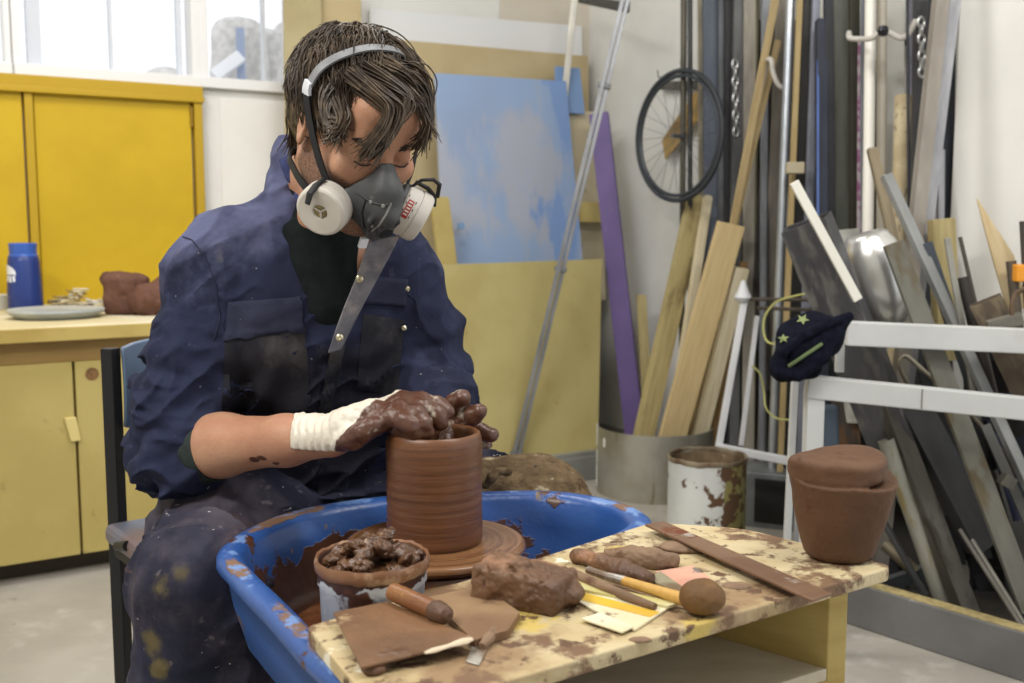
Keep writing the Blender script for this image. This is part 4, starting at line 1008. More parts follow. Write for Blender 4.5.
m = MB(); m.lathe([(0, .50), (.075, .50), (.07, .545), (.05, .56), (.045, .60), (0, .60)], WC, n=40); build('hub', m, M('hub_dark', (60, 44, 34), .5), t, True)
m = MB(); m.lathe([(0, .598), (.098, .598), (.108, .602), (.112, .608), (.108, .614), (.104, .617), (.110, .621), (.1125, .627), (.109, .634), (0, .634)], WC, n=72, wob=ringwob(1, .004)); build('wheel_head', m, wheelm, t, True, auto=30)
m = MB()
for dx, dy, nm in ((-.212, 1.10, 0), (-.10, .98, 0), (-.22, 1.42, 0), (.08, 1.45, 0)):
    m = MB(); m.box((dx, dy, .26), (.045, .045, .52), Matrix.Rotation(.4, 3, 'Z')); build('leg', m, wood('wheel_leg_wood', (120, 108, 78), (84, 74, 52), .8, (60, 50, 38)), t, bev=.003)
# slip puddle on the tray floor
q = ol + nrm * -.078
m = MB(); m.v = [(x, y, .552) for x, y in q] + [(cx, cy, .552)]; m.f = [(N, k, (k + 1) % N) for k in range(N)]; m.mi = [0] * N
o = build('clay_slip', m, wet, t, True); o['label'] = 'wet brown clay slip covering the tray floor'; o['kind'] = 'stuff'
# bats under the pot
t_b = WC
m = MB(); m.lathe([(0, .6345), (.106, .6345), (.118, .641), (.1235, .646), (.1235, .650), (.121, .6535), (.116, .655), (.112, .654), (0, .656)], WC, n=96, wob=ringwob(2, .0025))
spin = NT('wheel_slip_rings')
sp = spin.n('ShaderNodeSeparateXYZ'); spin.l(spin.coord(), sp.inputs[0])
rad_ = spin.math('SQRT', spin.math('ADD', spin.math('MULTIPLY', sp.outputs[0], sp.outputs[0]), spin.math('MULTIPLY', sp.outputs[1], sp.outputs[1])), 0)
cb = spin.n('ShaderNodeCombineXYZ'); spin.l(rad_, cb.inputs[0]); spin.l(spin.math('MULTIPLY', spin.noise(3), .03), cb.inputs[1])
nz = spin.n('ShaderNodeTexNoise'); nz.inputs['Scale'].default_value = 160; nz.inputs['Detail'].default_value = 4; spin.l(cb.outputs[0], nz.inputs['Vector'])
spin.l(spin.mix(spin.ramp(nz.outputs[0], .38, .62), lin((140, 102, 70)), lin((112, 76, 48))), spin.b.inputs['Base Color'])
spin.b.inputs['Roughness'].default_value = .25
bp = spin.n('ShaderNodeBump'); bp.inputs['Distance'].default_value = .001; bp.inputs['Strength'].default_value = .8; spin.l(nz.outputs[0], bp.inputs['Height']); spin.l(bp.outputs[0], spin.b.inputs['Normal'])
build('wheel_bat', m, spin.m, smooth=True, auto=40, label='round bat coated in wet clay slip spinning under the tall pot', cat='bat')
# the pot on the wheel
potm = NT('pot_wet_clay')
nz = potm.noise(9, (1.2, 1.2, 26), 5); nb = potm.noise(14, (1, 1, 30), 5, off=4)
cc = potm.mix(potm.ramp(nz, .3, .7), lin((114, 74, 48)), lin((92, 59, 38)))
cc = potm.mix(potm.ramp(potm.noise(2.2, (1, 1, .5), off=7), .5, .8), cc, lin((124, 80, 54)))
potm.l(cc, potm.b.inputs['Base Color'])
potm.l(potm.ramp(potm.noise(8, (1, 1, 3), off=2), .3, .7, .26, .42), potm.b.inputs['Roughness'])
bp = potm.n('ShaderNodeBump'); bp.inputs['Distance'].default_value = .0003; potm.l(nb, bp.inputs['Height']); potm.l(bp.outputs[0], potm.b.inputs['Normal'])
zt = at(433, 431, 1.39).z; z0 = .6555; hh = zt - z0; r1 = .0655
prof = [(0, 0), (r1 - .002, 0), (r1 - .0005, .004)]
for i in range(1, 40):
    s = i / 40; rr = r1 * (1.0 - .018 * math.sin(math.pi * s)) - .0025 * max(0, (s - .86) / .14) ** 2 + .00022 * math.sin(s * 70) + .0001 * math.sin(s * 173); prof.append((rr, .004 + s * (hh - .008)))
prof += [(r1 - .0035, hh - .002), (r1 - .006, hh), (r1 - .010, hh - .001), (r1 - .012, hh - .006), (r1 - .012, hh * .5), (r1 - .012, .02), (r1 - .02, .012), (0, .010)]
m = MB(); m.lathe(prof, V(WC.x, WC.y, z0), n=96); build('clay_pot', m, potm.m, smooth=True, auto=50, label='tall straight-sided wet brown clay pot being thrown on the wheel', cat='pot')

# ---------------------------------------------------------------- clay bucket in the tray
bY = 1.135; z = at(368, 556, bY).z; bc = V((368 - 512) / F * bY, bY, 0); br = 58 / F * bY
bc.x += .0
pail = M('pail_white', (196, 200, 208), .45, 0, (184, 188, 196), 4, stains=[
    ((66, 38, 30), 16, .53, .55, {'zlo': .115, 'zhi': .150, 'za': -.36, 'zb': .22, 'rough': .5, 'stretch': (1, 1, .5), 'bump': .8}), ((90, 56, 40), 8, .6, .64), ((226, 226, 224), 70, .66, .68, {'rough': .6})], bump=.001, bscale=50)
t = thing('clay_pail', V(bc.x, bc.y, .553), 'small white plastic pail smeared with clay and filled with clay scraps in the tray', 'pail')
hp_ = z - .553
m = MB(); m.lathe([(0, 0), (br * .84, 0), (br * .86, .004), (br * .93, hp_ - .03), (br * .97, hp_ - .026), (br * .95, hp_ - .012), (br, hp_ - .010), (br * 1.01, hp_ - .004), (br * .985, hp_), (br * .94, hp_ - .003), (br * .92, hp_ - .02), (br * .84, .01), (0, .008)], V(bc.x, bc.y, .553), n=72)
build('body', m, pail, t, True, auto=50)
rimm = M('pail_rim_clay', (140, 100, 72), .4, 0, (116, 78, 54), 10, stains=[((170, 140, 112), 20, .55, .65)], bump=.001, bscale=60)
m = MB(); m.lathe([(br * .975, hp_ - .014), (br * 1.015, hp_ - .010), (br * 1.02, hp_ - .002), (br * .995, hp_ + .002), (br * .955, hp_), (br * .945, hp_ - .008)], V(bc.x, bc.y, .553), n=72, close=True, wob=lambda p, a: p * (1 + .004 * math.sin(9 * a) + .003 * math.sin(23 * a))); build('rim', m, rimm, t, True)
chunk = M('clay_chunks', (100, 68, 44), .33, 0, (66, 42, 28), 30, stains=[((146, 112, 76), 22, .58, .68)], bump=.002, bscale=70, spec=.6)
random.seed(11)
v = Vol((bc.x - br, bc.y - br, z - .06), (bc.x + br, bc.y + br, z + .03), .002)
v.add(ellf((bc.x, bc.y, z - .030), (br * .92, br * .92, .022)))
P, Q = v.mesh(); npmesh('clay_filling', P, Q, chunk, t, relax=1)
chn = 0
for i in range(46):
    a = random.uniform(0, 6.28); r = math.sqrt(random.random()) * br * .74; ra = random.uniform(.008, .014)
    c = V(bc.x + math.cos(a) * r, bc.y + math.sin(a) * r, z - .012 + random.uniform(0, .012) + (.014 if r < br * .5 else 0))
    v = Vol(np.array(c) - ra * 1.9, np.array(c) + ra * 1.9, .0016)
    v.add(ellf(c, (ra * random.uniform(.8, 1.2), ra, ra * random.uniform(.6, .9)), Matrix.Rotation(random.uniform(0, 3), 3, 'Z') @ Matrix.Rotation(random.uniform(-1, 1), 3, 'X')))
    sd = i; v.disp(lambda x, y, z: .017 * (fbm((x, y, z), 90, sd) - .48) - .004 * np.abs(2 * vnoise((x, y, z), 160, sd + 4) - 1))
    P, Q = v.mesh(); npmesh('clay_chunk', P, Q, chunk, None, 'torn wet clay chunk heaped in the white pail in the tray', 'clay', 'clay chunks heaped in the pail')

# ---------------------------------------------------------------- the work board on its open box
BZ = .684; th = .016
A_, B_, C_, D_, E_, F_ = atz(304, 624, BZ), atz(652, 522, BZ), atz(744, 528, BZ), atz(896, 566, BZ), atz(893, 573, BZ), atz(340, 720, BZ)
B_.y -= 0
def rnd(poly, r, n=5):
    out = []
    for i, p in enumerate(poly):
        a, b = poly[i - 1], poly[(i + 1) % len(poly)]; ua = (a - p).normalized(); ub = (b - p).normalized()
        q = min(r[i], (a - p).length * .45, (b - p).length * .45); s, e = p + ua * q, p + ub * q
        for k in range(n + 1):
            t_ = k / n; out.append(s * (1 - t_) ** 2 + p * 2 * t_ * (1 - t_) + e * t_ * t_)
    return out
FR0, FR1 = atz(893, 573, BZ), atz(430, 704, BZ)       # front edge line
fl_ = FR1 + (FR1 - FR0) * .08
poly = rnd([atz(306, 626, BZ), atz(470, 579, BZ), B_, C_, D_, fl_, atz(360, 690, BZ)], [.01, .03, .02, .03, .022, .01, .03])
m = MB(); n = len(poly); m.v = [(p.x, p.y, BZ - th) for p in poly] + [(p.x, p.y, BZ) for p in poly]
m.f = [tuple(range(n)), tuple(range(2 * n - 1, n - 1, -1))] + [(i, i + n, (i + 1) % n + n, (i + 1) % n) for i in range(n)]; m.mi = [0] * len(m.f)
bdm = M('workboard_wood', (206, 192, 156), .6, 0, (188, 168, 126), 5, (1, 3, 1), stains=[
    ((146, 120, 88), 5.5, .50, .66, {'rough': .7}), ((198, 174, 96), 6, .60, .66), ((118, 90, 66), 18, .52, .62, {'rough': .6, 'bump': .8}), ((100, 74, 54), 34, .56, .64, {'bump': .5}), ((232, 226, 206), 13, .63, .68)], bump=.0015, bscale=60)
yw = wood('box_pine', (196, 174, 110), (180, 156, 92), .55)
TB = thing('work_bench', V(.1, 1.15, 0), 'low pine work bench standing against the wheel, its top stained with clay', 'bench')
build('bench_top', m, bdm, TB, bev=.002)
pc = atz(868, 590, BZ - th); pz0 = .56
d_ = V(-.14, .124, 0).normalized(); sd_ = V(.66, .75, 0)
s0_ = V(.372, 1.190, 0)
thk = V(.017, .012, 0)
def wall4(a, b, off, z0, z1, mat, nm, par):
    m = MB(); m.hexa([V(a.x, a.y, z0), V(b.x, b.y, z0), V(b.x + off.x, b.y + off.y, z0), V(a.x + off.x, a.y + off.y, z0)], [V(a.x, a.y, z1), V(b.x, b.y, z1), V(b.x + off.x, b.y + off.y, z1), V(a.x + off.x, a.y + off.y, z1)])
    return build(nm, m, mat, par, bev=.0015)
wall4(s0_, s0_ + d_ * .215, V(.024, .006, 0), .30, BZ - th, M('box_pine_side', (194, 172, 106), .55, 0, (178, 154, 88), 5, (1, 1, 6)), 'side_panel', TB)
e0 = V(.372, 1.190, 0); e1 = V(.06, 1.00, 0)
m = MB(); q4 = [e0, e0 + d_ * .21, e1 + d_ * .21, e1]
m.hexa([V(p.x, p.y, .545) for p in q4], [V(p.x, p.y, .56) for p in q4]); build('shelf', m, M('shelf_pale', (206, 198, 178), .6, 0, (186, 176, 152), 5, (1, 3, 1)), TB, bev=.0015)
wall4(e0 + d_ * .212, e1 + d_ * .212, V(-.01, .012, 0), .545, BZ - th, M('bench_back_dark', (120, 96, 60), .7), 'back_panel', TB)  # darker brown panel stands in for the shade under the bench top
wall4(e1 + d_ * .04, e1 + d_ * .215, V(-.024, -.006, 0), .30, BZ - th - .02, M('bench_back_dark', (120, 96, 60), .7), 'side_panel', TB)  # inner side given the same painted shade
for p in (e0 + V(-.02, .01, 0), e0 + d_ * .18 + V(.0, 0, 0), e1 + V(.02, .02, 0), e1 + d_ * .18): 
    m = MB(); m.box((p.x, p.y, .2725), (.04, .04, .545)); build('leg', m, yw, TB, bev=.002)

# things on the board
def onb(x, y, dz=0): return atz(x, y, BZ + dz)
def flat(name, quad, z0, z1, mat, label, cat, rr=.002, parent=None, bev=.0006):
    p = rnd([atz(x, y, BZ + z1) for x, y in quad], [rr] * len(quad), 3); n = len(p); m = MB()
    m.v = [(q.x, q.y, BZ + z0) for q in p] + [(q.x, q.y, BZ + z1) for q in p]
    m.f = [tuple(range(n)), tuple(range(2 * n - 1, n - 1, -1))] + [(i, i + n, (i + 1) % n + n, (i + 1) % n) for i in range(n)]; m.mi = [0] * len(m.f)
    return build(name, m, mat, parent, bev=bev, label=label, cat=cat)
clayb = M('clay_brown', (114, 84, 60), .5, 0, (88, 62, 45), 12, stains=[((152, 112, 84), 14, .56, .68), ((70, 42, 32), 26, .62, .7)], bump=.003, bscale=60)
claydry = M('clay_drying', (140, 114, 90), .7, 0, (114, 90, 70), 12, stains=[((96, 64, 46), 14, .58, .68)], bump=.003, bscale=70)
plm = M('plate_clayed', (126, 92, 64), .42, 0, (104, 76, 52), 8, stains=[((84, 52, 34), 10, .58, .66, {'bump': .8}), ((170, 146, 112), 12, .62, .68)], bump=.0015, bscale=50)
flat('wooden_batt', [(428, 597), (482, 585), (520, 612), (508, 630), (474, 640)], .0005, .009, M('batt_clayed', (150, 122, 90), .65, 0, (120, 90, 64), 7, stains=[((96, 68, 48), 9, .6, .68)], bump=.002), 'clay-smeared grey wooden plate lying under the tip of the wide scraper', 'board')
tp = flat('metal_scraper', [(333, 612), (388, 601), (476, 638), (424, 652), (361, 667)], .010, .0125, plm, 'flat square metal scraper plate coated with brown clay near the pail', 'tool')
m = MB(); a, b = atz(425, 653, BZ + .0135), atz(472, 639, BZ + .0135); m.tube([a.lerp(b, k / 6) for k in range(7)], [.002, .004, .0035, .003, .0045, .0055, .003], 8, flat=.5); build('plaster_smear', m, M('smear_white', (206, 190, 164), .7), tp, True)
a, b = onb(393, 592, .022), onb(438, 612, .020)
t = thing('wooden_tool', V(a.x, a.y, BZ), 'short turned wooden tool handle coated with clay lying across the scraper plate', 'tool')
dirh = (b - a).normalized()
m = MB(); m.tube([a - dirh * .004, a, a.lerp(b, .3), a.lerp(b, .6), b, b + dirh * .004], [.006, .0095, .0098, .0096, .0094, .005], 18); build('grip', m, M('handle_clayed', (146, 100, 56), .35, 0, (120, 76, 44), 14, stains=[((196, 160, 76), 12, .62, .68), ((84, 52, 34), 16, .6, .66)], bump=.002), t, True)
m = MB(); m.tube([b - dirh * .008, b - dirh * .002, b + dirh * .006, b + dirh * .013, b + dirh * .017], [.0095, .0115, .0105, .0088, .004], 14); build('ferrule', m, clayb, t, True)
kn_ = thing('palette_knife', atz(483, 648, BZ), 'small bright palette knife tip poking out in front of the wooden plate', 'knife')
fq = [(466, 661), (474, 641), (489, 646), (479, 665)]
p4 = [atz(x, y, BZ + .0018) for x, y in fq]; m = MB(); m.hexa([p - V(0, 0, .0012) for p in p4], p4); build('blade', m, M('blade_spattered', (196, 192, 184), .35, .5, (150, 130, 110), 40), kn_, bev=.0004)
m = MB(); m.tube([onb(482, 647, .004), onb(489, 638, .006), onb(494, 630, .006)], [.004, .006, .004], 10); build('tang', m, claydry, kn_, True)
p = onb(374, 672); lump('clay_blob', [ellf(p + V(0, 0, .004), (.012, .011, .007))], clayb, 'round wet clay blob in front of the scraper plate\'s near corner', 5, .0015, .0012, .004, .01, 80, fine=.0005)
# the big lump
c = onb(528, 606)
lump('clay_lump', [boxf(c + V(-.004, .012, .020), (.050, .030, .020), Matrix.Rotation(-.42, 3, 'Z') @ Matrix.Rotation(.10, 3, 'Y'), .007), boxf(c + V(-.022, .016, .026), (.024, .024, .018), Matrix.Rotation(.2, 3, 'Z') @ Matrix.Rotation(-.3, 3, 'X'), .006), ellf(c + V(.035, .0, .014), (.025, .018, .014))], clayb, 'rough blocky clay lump in the middle of the board between scraper and cards', 6, .0055, .0015, .004, .012, 60, fine=.0020)
# cards / plastic ribs
cy = M('card_yellow_white', (224, 214, 184), .5, 0, (214, 196, 150), 5, stains=[((216, 176, 44), 7, .55, .58, {'stretch': (1, 1, 1)}), ((120, 90, 66), 30, .58, .66)])
cy2 = M('card_cream', (228, 222, 196), .5, 0, (216, 206, 170), 6, stains=[((120, 90, 66), 30, .56, .66)])
cd = flat('sample_card', [(556, 590), (572, 582), (672, 605), (634, 630)], .0005, .003, cy2, 'cream card with a yellow band lying in front of the dirty dowels', 'card')
flat('yellow_band', [(566, 596), (574, 590), (660, 612), (650, 617)], .0030, .0034, M('band_yellow', (222, 184, 50), .5, 0, (206, 166, 60), 8), None, None, parent=cd, bev=0)
flat('card_edge', [(561, 585), (576, 580), (678, 603), (668, 606)], .003, .006, M('edge_olive', (190, 180, 110), .5, 0, (226, 220, 190), 6), None, None, parent=cd, bev=0)
flat('wood_shaving', [(581, 618), (600, 612), (634, 626), (622, 632)], .003, .005, cy2, 'short cream strip at the near corner of the card', 'strip')
def rod_on(name, pts, rs, mat, label, cat, nn=12, parent=None):
    P_ = [onb(x, y, dz) for x, y, dz in pts]; m = MB(); m.tube(P_, rs, nn); return build(name, m, mat, parent, True, label=label, cat=cat)
t = thing('round_sponge_tool', onb(650, 590), 'bamboo handled tool with a metal ferrule and brown sponge ball at its near end', 'tool')
rod_on('handle', [(624, 581, .009), (650, 589, .010), (676, 597, .011), (692, 602, .012)], [.0052, .006, .0068, .0072], wood('bamboo', (206, 164, 88), (188, 144, 70), .4), None, None, parent=t)
rod_on('ferrule', [(588, 570, .008), (606, 576, .0085), (625, 581, .009)], [.0045, .0048, .0056], M('ferrule_silver', (206, 204, 200), .3, .8, (150, 130, 112), 30), None, None, parent=t)
c = onb(703, 617); 
lump('sponge_head', [ellf(c + V(0, .008, .0185), (.0235, .021, .0185))], M('sponge_brown', (138, 104, 56), .65, 0, (98, 68, 34), 12, stains=[((140, 112, 56), 14, .56, .64)], bump=.0015, bscale=120), None, 7, .0018, .0012, .004, .01, 60, parent=t, fine=.0003)
rod_on('dirty_dowel', [(556, 575, .006), (580, 578, .007), (606, 588, .008), (630, 598, .007), (655, 607, .006)], [.004, .0055, .006, .0052, .004], claydry, 'thin clay-caked stick lying between the card and the bamboo tool', 'stick')
def crust(name, px, r, label, seed, mat=claydry, flatz=.6):
    pts = [onb(x, y, dz) for x, y, dz in px]; ar = np.array(pts)
    v = Vol(ar.min(0) - max(r) * 1.6, ar.max(0) + max(r) * 1.6, .0016)
    v.chain(pts, r, .004); v.disp(lambda x, y, z: .006 * (fbm((x, y, z), 70, seed) - .5) + .0034 * (fbm((x, y, z), 260, seed, 2) - .5))
    P, Q = v.mesh(); return npmesh(name, P, Q, mat, label=label, cat='clay')
crust('clay_roll', [(577, 556, .009), (600, 562, .009), (625, 570, .009), (648, 577, .008)], [.008, .011, .0115, .008], 'clay-caked rolled stick behind the bamboo tool', 1, clayb)
crust('clay_roll', [(552, 571, .006), (572, 573, .007), (592, 580, .006)], [.004, .006, .005], 'small crumbly clay sausage left of the metal ferrule', 2, claydry)
p = [(610, 546), (640, 549), (670, 556)]
crust('clay_slab', [(608, 553, .008), (632, 556, .009), (655, 560, .009), (672, 561, .007)], [.007, .0125, .0125, .010], 'thick rough clay slab nearest the tray\'s far rim', 3, claydry)
p = onb(686, 549); v = Vol((p.x - .04, p.y - .03, BZ - .002), (p.x + .04, p.y + .03, BZ + .014), .0015); v.add(ellf((p.x, p.y, BZ + .003), (.033, .022, .006))); v.disp(lambda x, y, z: .002 * (fbm((x, y, z), 120, 3) - .5))
P, Q = v.mesh(); npmesh('clay_disc', P, Q, claydry, label='thin flat clay disc half under the long metal strip', cat='clay')
pk = flat('pink_card', [(655, 571), (693, 565), (716, 582), (684, 590)], .001, .0025, M('card_pink', (214, 168, 146), .6, 0, (196, 140, 120), 6, stains=[((120, 110, 104), 18, .58, .62)]), 'smeared pink card between clay slab and sponge tool', 'card')
flat('grey_card', [(648, 578), (660, 571), (688, 590), (678, 593)], .0005, .004, M('card_grey', (150, 146, 120), .6, 0, (110, 90, 66), 20), 'grey green card corner under the pink card', 'card')
for i, (x, y, rx, ry, lab) in enumerate(((722, 556, .02, .012, 'dried clay smear behind the sponge tool, beside the metal strip'), (640, 640, .012, .006, 'dried clay patch near the front edge of the bench'), (736, 586, .016, .012, 'grey clay patch right of the sponge ball'), (590, 540, .0, .0, ''))):
    if not rx: continue
    p = onb(x, y); v = Vol((p.x - rx * 1.7, p.y - ry * 2, BZ - .002), (p.x + rx * 1.7, p.y + ry * 2, BZ + .006), .0012); v.add(ellf((p.x, p.y, BZ), (rx, ry, .0022))); v.disp(lambda x, y, z: .0026 * (fbm((x, y, z), 110, i) - .4))
    P, Q = v.mesh(); npmesh('clay_patch', P, Q, claydry, label=lab, cat='clay')
# long metal strip overhanging the front edge
rs_ = M('strip_rusty', (140, 112, 90), .4, .3, (118, 88, 68), 8, stains=[((112, 62, 38), 7, .56, .62, {'rough': .7, 'bump': .8}), ((176, 166, 156), 12, .62, .68)], bump=.001)
flat('metal_strip', [(645, 524), (664, 521), (832, 593), (812, 600)], .0095, .0125, rs_, 'long clay-streaked metal strip lying diagonally across the bench to its front edge', 'strip', .001)
# big vessel made of slabs
vc = onb(838, 556); vz = BZ
ves = M('vessel_clay', (98, 70, 50), .62, 0, (84, 59, 42), 5, stains=[((116, 85, 61), 4, .55, .75), ((84, 46, 32), 20, .62, .72)], bump=.0012, bscale=120, spec=.3)
k = vc.y / F
v = Vol((vc.x - .085, vc.y - .085, vz - .004), (vc.x + .085, vc.y + .085, vz + .15), .0016)
def vess(x, y, z):
    dx, dy, h_ = x - vc.x, y - vc.y, z - vz
    cxo = h_ * .03; rr = np.sqrt((dx - cxo) ** 2 + dy ** 2)
    s = np.clip(h_ / .105, 0, 1); R_ = .0385 + .026 * s ** .85
    ang = np.arctan2(dy, dx - cxo)
    R_ = R_ * (1 + .012 * np.sin(2 * ang + 1)) - .006 * np.clip(1 - h_ / .008, 0, 1) ** 2
    top = .1 + .006 * np.sin(ang * 1 - .3) + .0025 * np.sin(3 * ang)
    d = np.maximum((rr - R_) * .93, h_ - top); return np.maximum(d, -h_)
v.add((vess, np.array((vc.x - .08, vc.y - .08, vz)), np.array((vc.x + .08, vc.y + .08, vz + .12))))
v.D = np.maximum(v.D, -.03)
# rolled rim with a groove, then the folded cap on top
c2_ = vc + V(-.004, 0, 0)
def cap_(x, y, z):
    dx, dy, h_ = x - c2_.x, y - c2_.y, z - vz; rr = np.sqrt(dx ** 2 + dy ** 2); ang = np.arctan2(dy, dx)
    lo_ = .097 + .003 * np.sin(ang + .5); hi_ = .124 + .003 * np.sin(2 * ang) + .003 * np.cos(ang)
    q0 = rr - (.057 + .0015 * np.sin(3 * ang)) + .008; q1 = np.abs(h_ - (lo_ + hi_) / 2) - (hi_ - lo_) / 2 + .008
    return np.sqrt(np.maximum(q0, 0) ** 2 + np.maximum(q1, 0) ** 2) + np.minimum(np.maximum(q0, q1), 0) - .008
v.add((cap_, np.array((vc.x - .08, vc.y - .08, vz + .085)), np.array((vc.x + .08, vc.y + .08, vz + .14))), .003)
v.chain([c2_ + V(-.045, -.015, .1225), c2_ + V(-.01, -.02, .124), c2_ + V(.03, -.01, .1215)], [.003, .004, .002], .006)
v.disp(lambda x, y, z: .0038 * (fbm((x, y, z), 34, 5) - .5) + .0006 * (fbm((x, y, z), 260, 6, 2) - .5))
P, Q = v.mesh(); npmesh('clay_vessel', P, Q, ves, label='large leather-hard clay vessel with folded top on the right end of the bench', cat='vessel', relax=2)
# ---------------------------------------------------------------- the potter
def pa(px, py, Y): return np.array(at(px, py, Y))
PT = thing('person', V(-.35, 1.75, 0), 'seated bearded man in navy overalls and a half-mask respirator shaping a pot with gloved hands', 'person')
skin = M('skin', (190, 146, 118), .5, 0, (176, 128, 102), 14, stains=[((170, 104, 84), 8, .62, .80), ((140, 108, 88), 700, .52, .85, {'stretch': (1, 1, .3)}), ((86, 66, 56), 620, .50, .72, {'attr': 'beard', 'amp': .45}), ((84, 50, 40), 40, .60, .68, {'attr': 'claymark', 'amp': .5})], bump=.0006, bscale=220, spec=.35)
skin.node_tree.nodes['Principled BSDF'].inputs['Subsurface Weight'].default_value = .08
skin.node_tree.nodes['Principled BSDF'].inputs['Subsurface Scale'].default_value = .01
# head frame
HC = at(357, 124, 1.50)
yaw, pit = math.radians(37), math.radians(33)
Fh = V(math.sin(yaw), -math.cos(yaw), 0)
HF = Fh * math.cos(pit) + V(0, 0, -math.sin(pit)); HU = Fh * math.sin(pit) + V(0, 0, math.cos(pit)); HS = HU.cross(HF) * -1
HS = HF.cross(HU) * -1
if HS.dot(V(.8, .6, 0)) < 0: HS = -HS
HR = Matrix((HS, HF, HU)).transposed()             # columns: his left, forward, up
def hd(s, f, u): return HC + HR @ V(s, f, u)
HRn = np.array(HR)
# joints
shR, elR, wrR = V(-.458, 1.610, 1.010), V(-.488, 1.530, .752), at(331, 437, 1.395)
shL, elL, wrL = V(-.180, 1.720, 1.005), at(421, 386, 1.68), at(447, 418, 1.53)
C7 = V(-.298, 1.655, 1.125); neckT = hd(0, -.035, -.06)
chest, belly, pelv = V(-.325, 1.680, .93), V(-.325, 1.745, .76), V(-.34, 1.79, .62)
hipR, hipL = V(-.43, 1.76, .60), V(-.27, 1.82, .60); knR, knL = V(-.435, 1.385, .592), V(.03, 1.745, .585)
TY = math.radians(25); TR = Matrix.Rotation(TY, 3, 'Z')     # torso yaw: local -y faces the wheel

def hand(v, wrist, palm, fingers, grow=0.0, k=.006):
    """palm: list of (a, b, ra, rb) metacarpals; fingers: list of point chains with radii"""
    for a, b, ra, rb in palm: v.add(capf(a, b, ra + grow, rb + grow), .010)
    for pts, rs in fingers:
        v.chain(pts, [r + grow for r in rs], k)
# right hand: back of the hand up, fingers reaching over the rim
W = wrR
kI, kM, kR_, kP = at(401, 401, 1.405), at(404, 405, 1.385), at(402, 411, 1.368), at(394, 417, 1.355)
RP = [(W, kI, .021, .0125), (W, kM, .021, .0125), (W, kR_, .021, .012), (W, kP, .020, .011), (at(345, 425, 1.39), at(372, 413, 1.375), .022, .017)]
RFing = [
    ([kI, at(421, 401, 1.40), at(436, 405, 1.395), at(447, 412, 1.39)], [.0118, .0102, .0095, .0082]),
    ([kM, at(425, 408, 1.375), at(437, 415, 1.372), at(441, 424, 1.372)], [.0120, .0105, .0096, .0084]),
    ([kR_, at(416, 415, 1.35), at(424, 424, 1.345), at(427, 433, 1.347)], [.0115, .0102, .0094, .0082]),
    ([kP, at(404, 421, 1.342), at(411, 427, 1.338), at(415, 434, 1.338)], [.0105, .0092, .0085, .0074]),
    ([at(340, 441, 1.385), at(352, 438, 1.355), at(364, 431, 1.345), at(374, 426, 1.345)], [.016, .0135, .0115, .0098])]
# left hand: behind and inside the rim
WL = wrL
lI, lM, lR, lP = at(452, 412, 1.47), at(458, 418, 1.475), at(461, 424, 1.485), at(461, 429, 1.495)
LP = [(WL, lI, .020, .012), (WL, lM, .020, .012), (WL, lR, .020, .012), (WL, lP, .019, .011)]
LFing = [
    ([at(440, 420, 1.50), at(446, 410, 1.47), at(454, 404, 1.45), at(462, 398, 1.44)], [.015, .0125, .012, .0105]),
    ([lI, at(466, 419, 1.45), at(473, 416, 1.44), at(479, 411, 1.435)], [.012, .0105, .0100, .0088]),
    ([lM, at(450, 432, 1.45), at(446, 442, 1.44), at(444, 454, 1.43)], [.012, .0105, .0098, .0084]),
    ([lR, at(473, 429, 1.475), at(482, 432, 1.47), at(492, 435, 1.465)], [.0115, .0102, .0096, .0086]),
    ([lP, at(470, 437, 1.50), at(478, 441, 1.495), at(486, 444, 1.49)], [.0105, .0092, .0085, .0076])]

# ---- the body: one surface
v = Vol((-.64, 1.22, .44), (.14, 1.97, 1.38), .0026)
def H_(c, r, k=.02, R=None): v.add(ellf(hd(*c), r, HRn if R is None else HRn @ np.array(R)), k)
H_((0, -.022, .036), (.0745, .094, .082)); H_((0, .03, -.03), (.061, .062, .088), .03)
H_((0, .055, -.072), (.047, .044, .046), .025); H_((0, .083, -.108), (.021, .017, .017), .022)
for s in (-1, 1):
    v.add(capf(hd(s * .058, .0, -.055), hd(s * .02, .078, -.105), .018, .017), .03)
    H_((s * .043, .070, -.028), (.020, .018, .020), .018)
v.add(capf(hd(-.038, .083, .020), hd(.038, .083, .020), .012, .012), .018)       # brow
H_((0, .072, .055), (.05, .03, .035), .03)
for s in (-1, 1): v.cut(ellf(hd(s * .031, .101, -.003), (.018, .018, .0125), HRn), .012)
v.chain([hd(0, .090, .010), hd(0, .103, -.018), hd(0, .114, -.036)], [.0085, .0095, .0125], .010)
for s in (-1, 1):
    v.add(ellf(hd(s * .012, .100, -.040), (.0085, .011, .008), HRn), .006)
    v.add(ellf(hd(s * .031, .0770, -.0035), (.0150, .0150, .0150), HRn), .004)      # closed upper lids over the eyeballs
    v.add(capf(hd(s * .020, .0885, -.0125), hd(s * .043, .0820, -.0115), .0022, .0022), .003)
    v.cut(capf(hd(s * .0185, .0955, -.0105), hd(s * .0435, .0865, -.0095), .0012, .0012), .002)
v.add(capf(hd(-.018, .094, -.068), hd(.018, .094, -.068), .0065, .0065), .008); v.add(capf(hd(-.014, .093, -.079), hd(.014, .093, -.079), .007, .007), .006)
v.cut(capf(hd(-.022, .101, -.0735), hd(.022, .101, -.0735), .0015, .0015), .003)
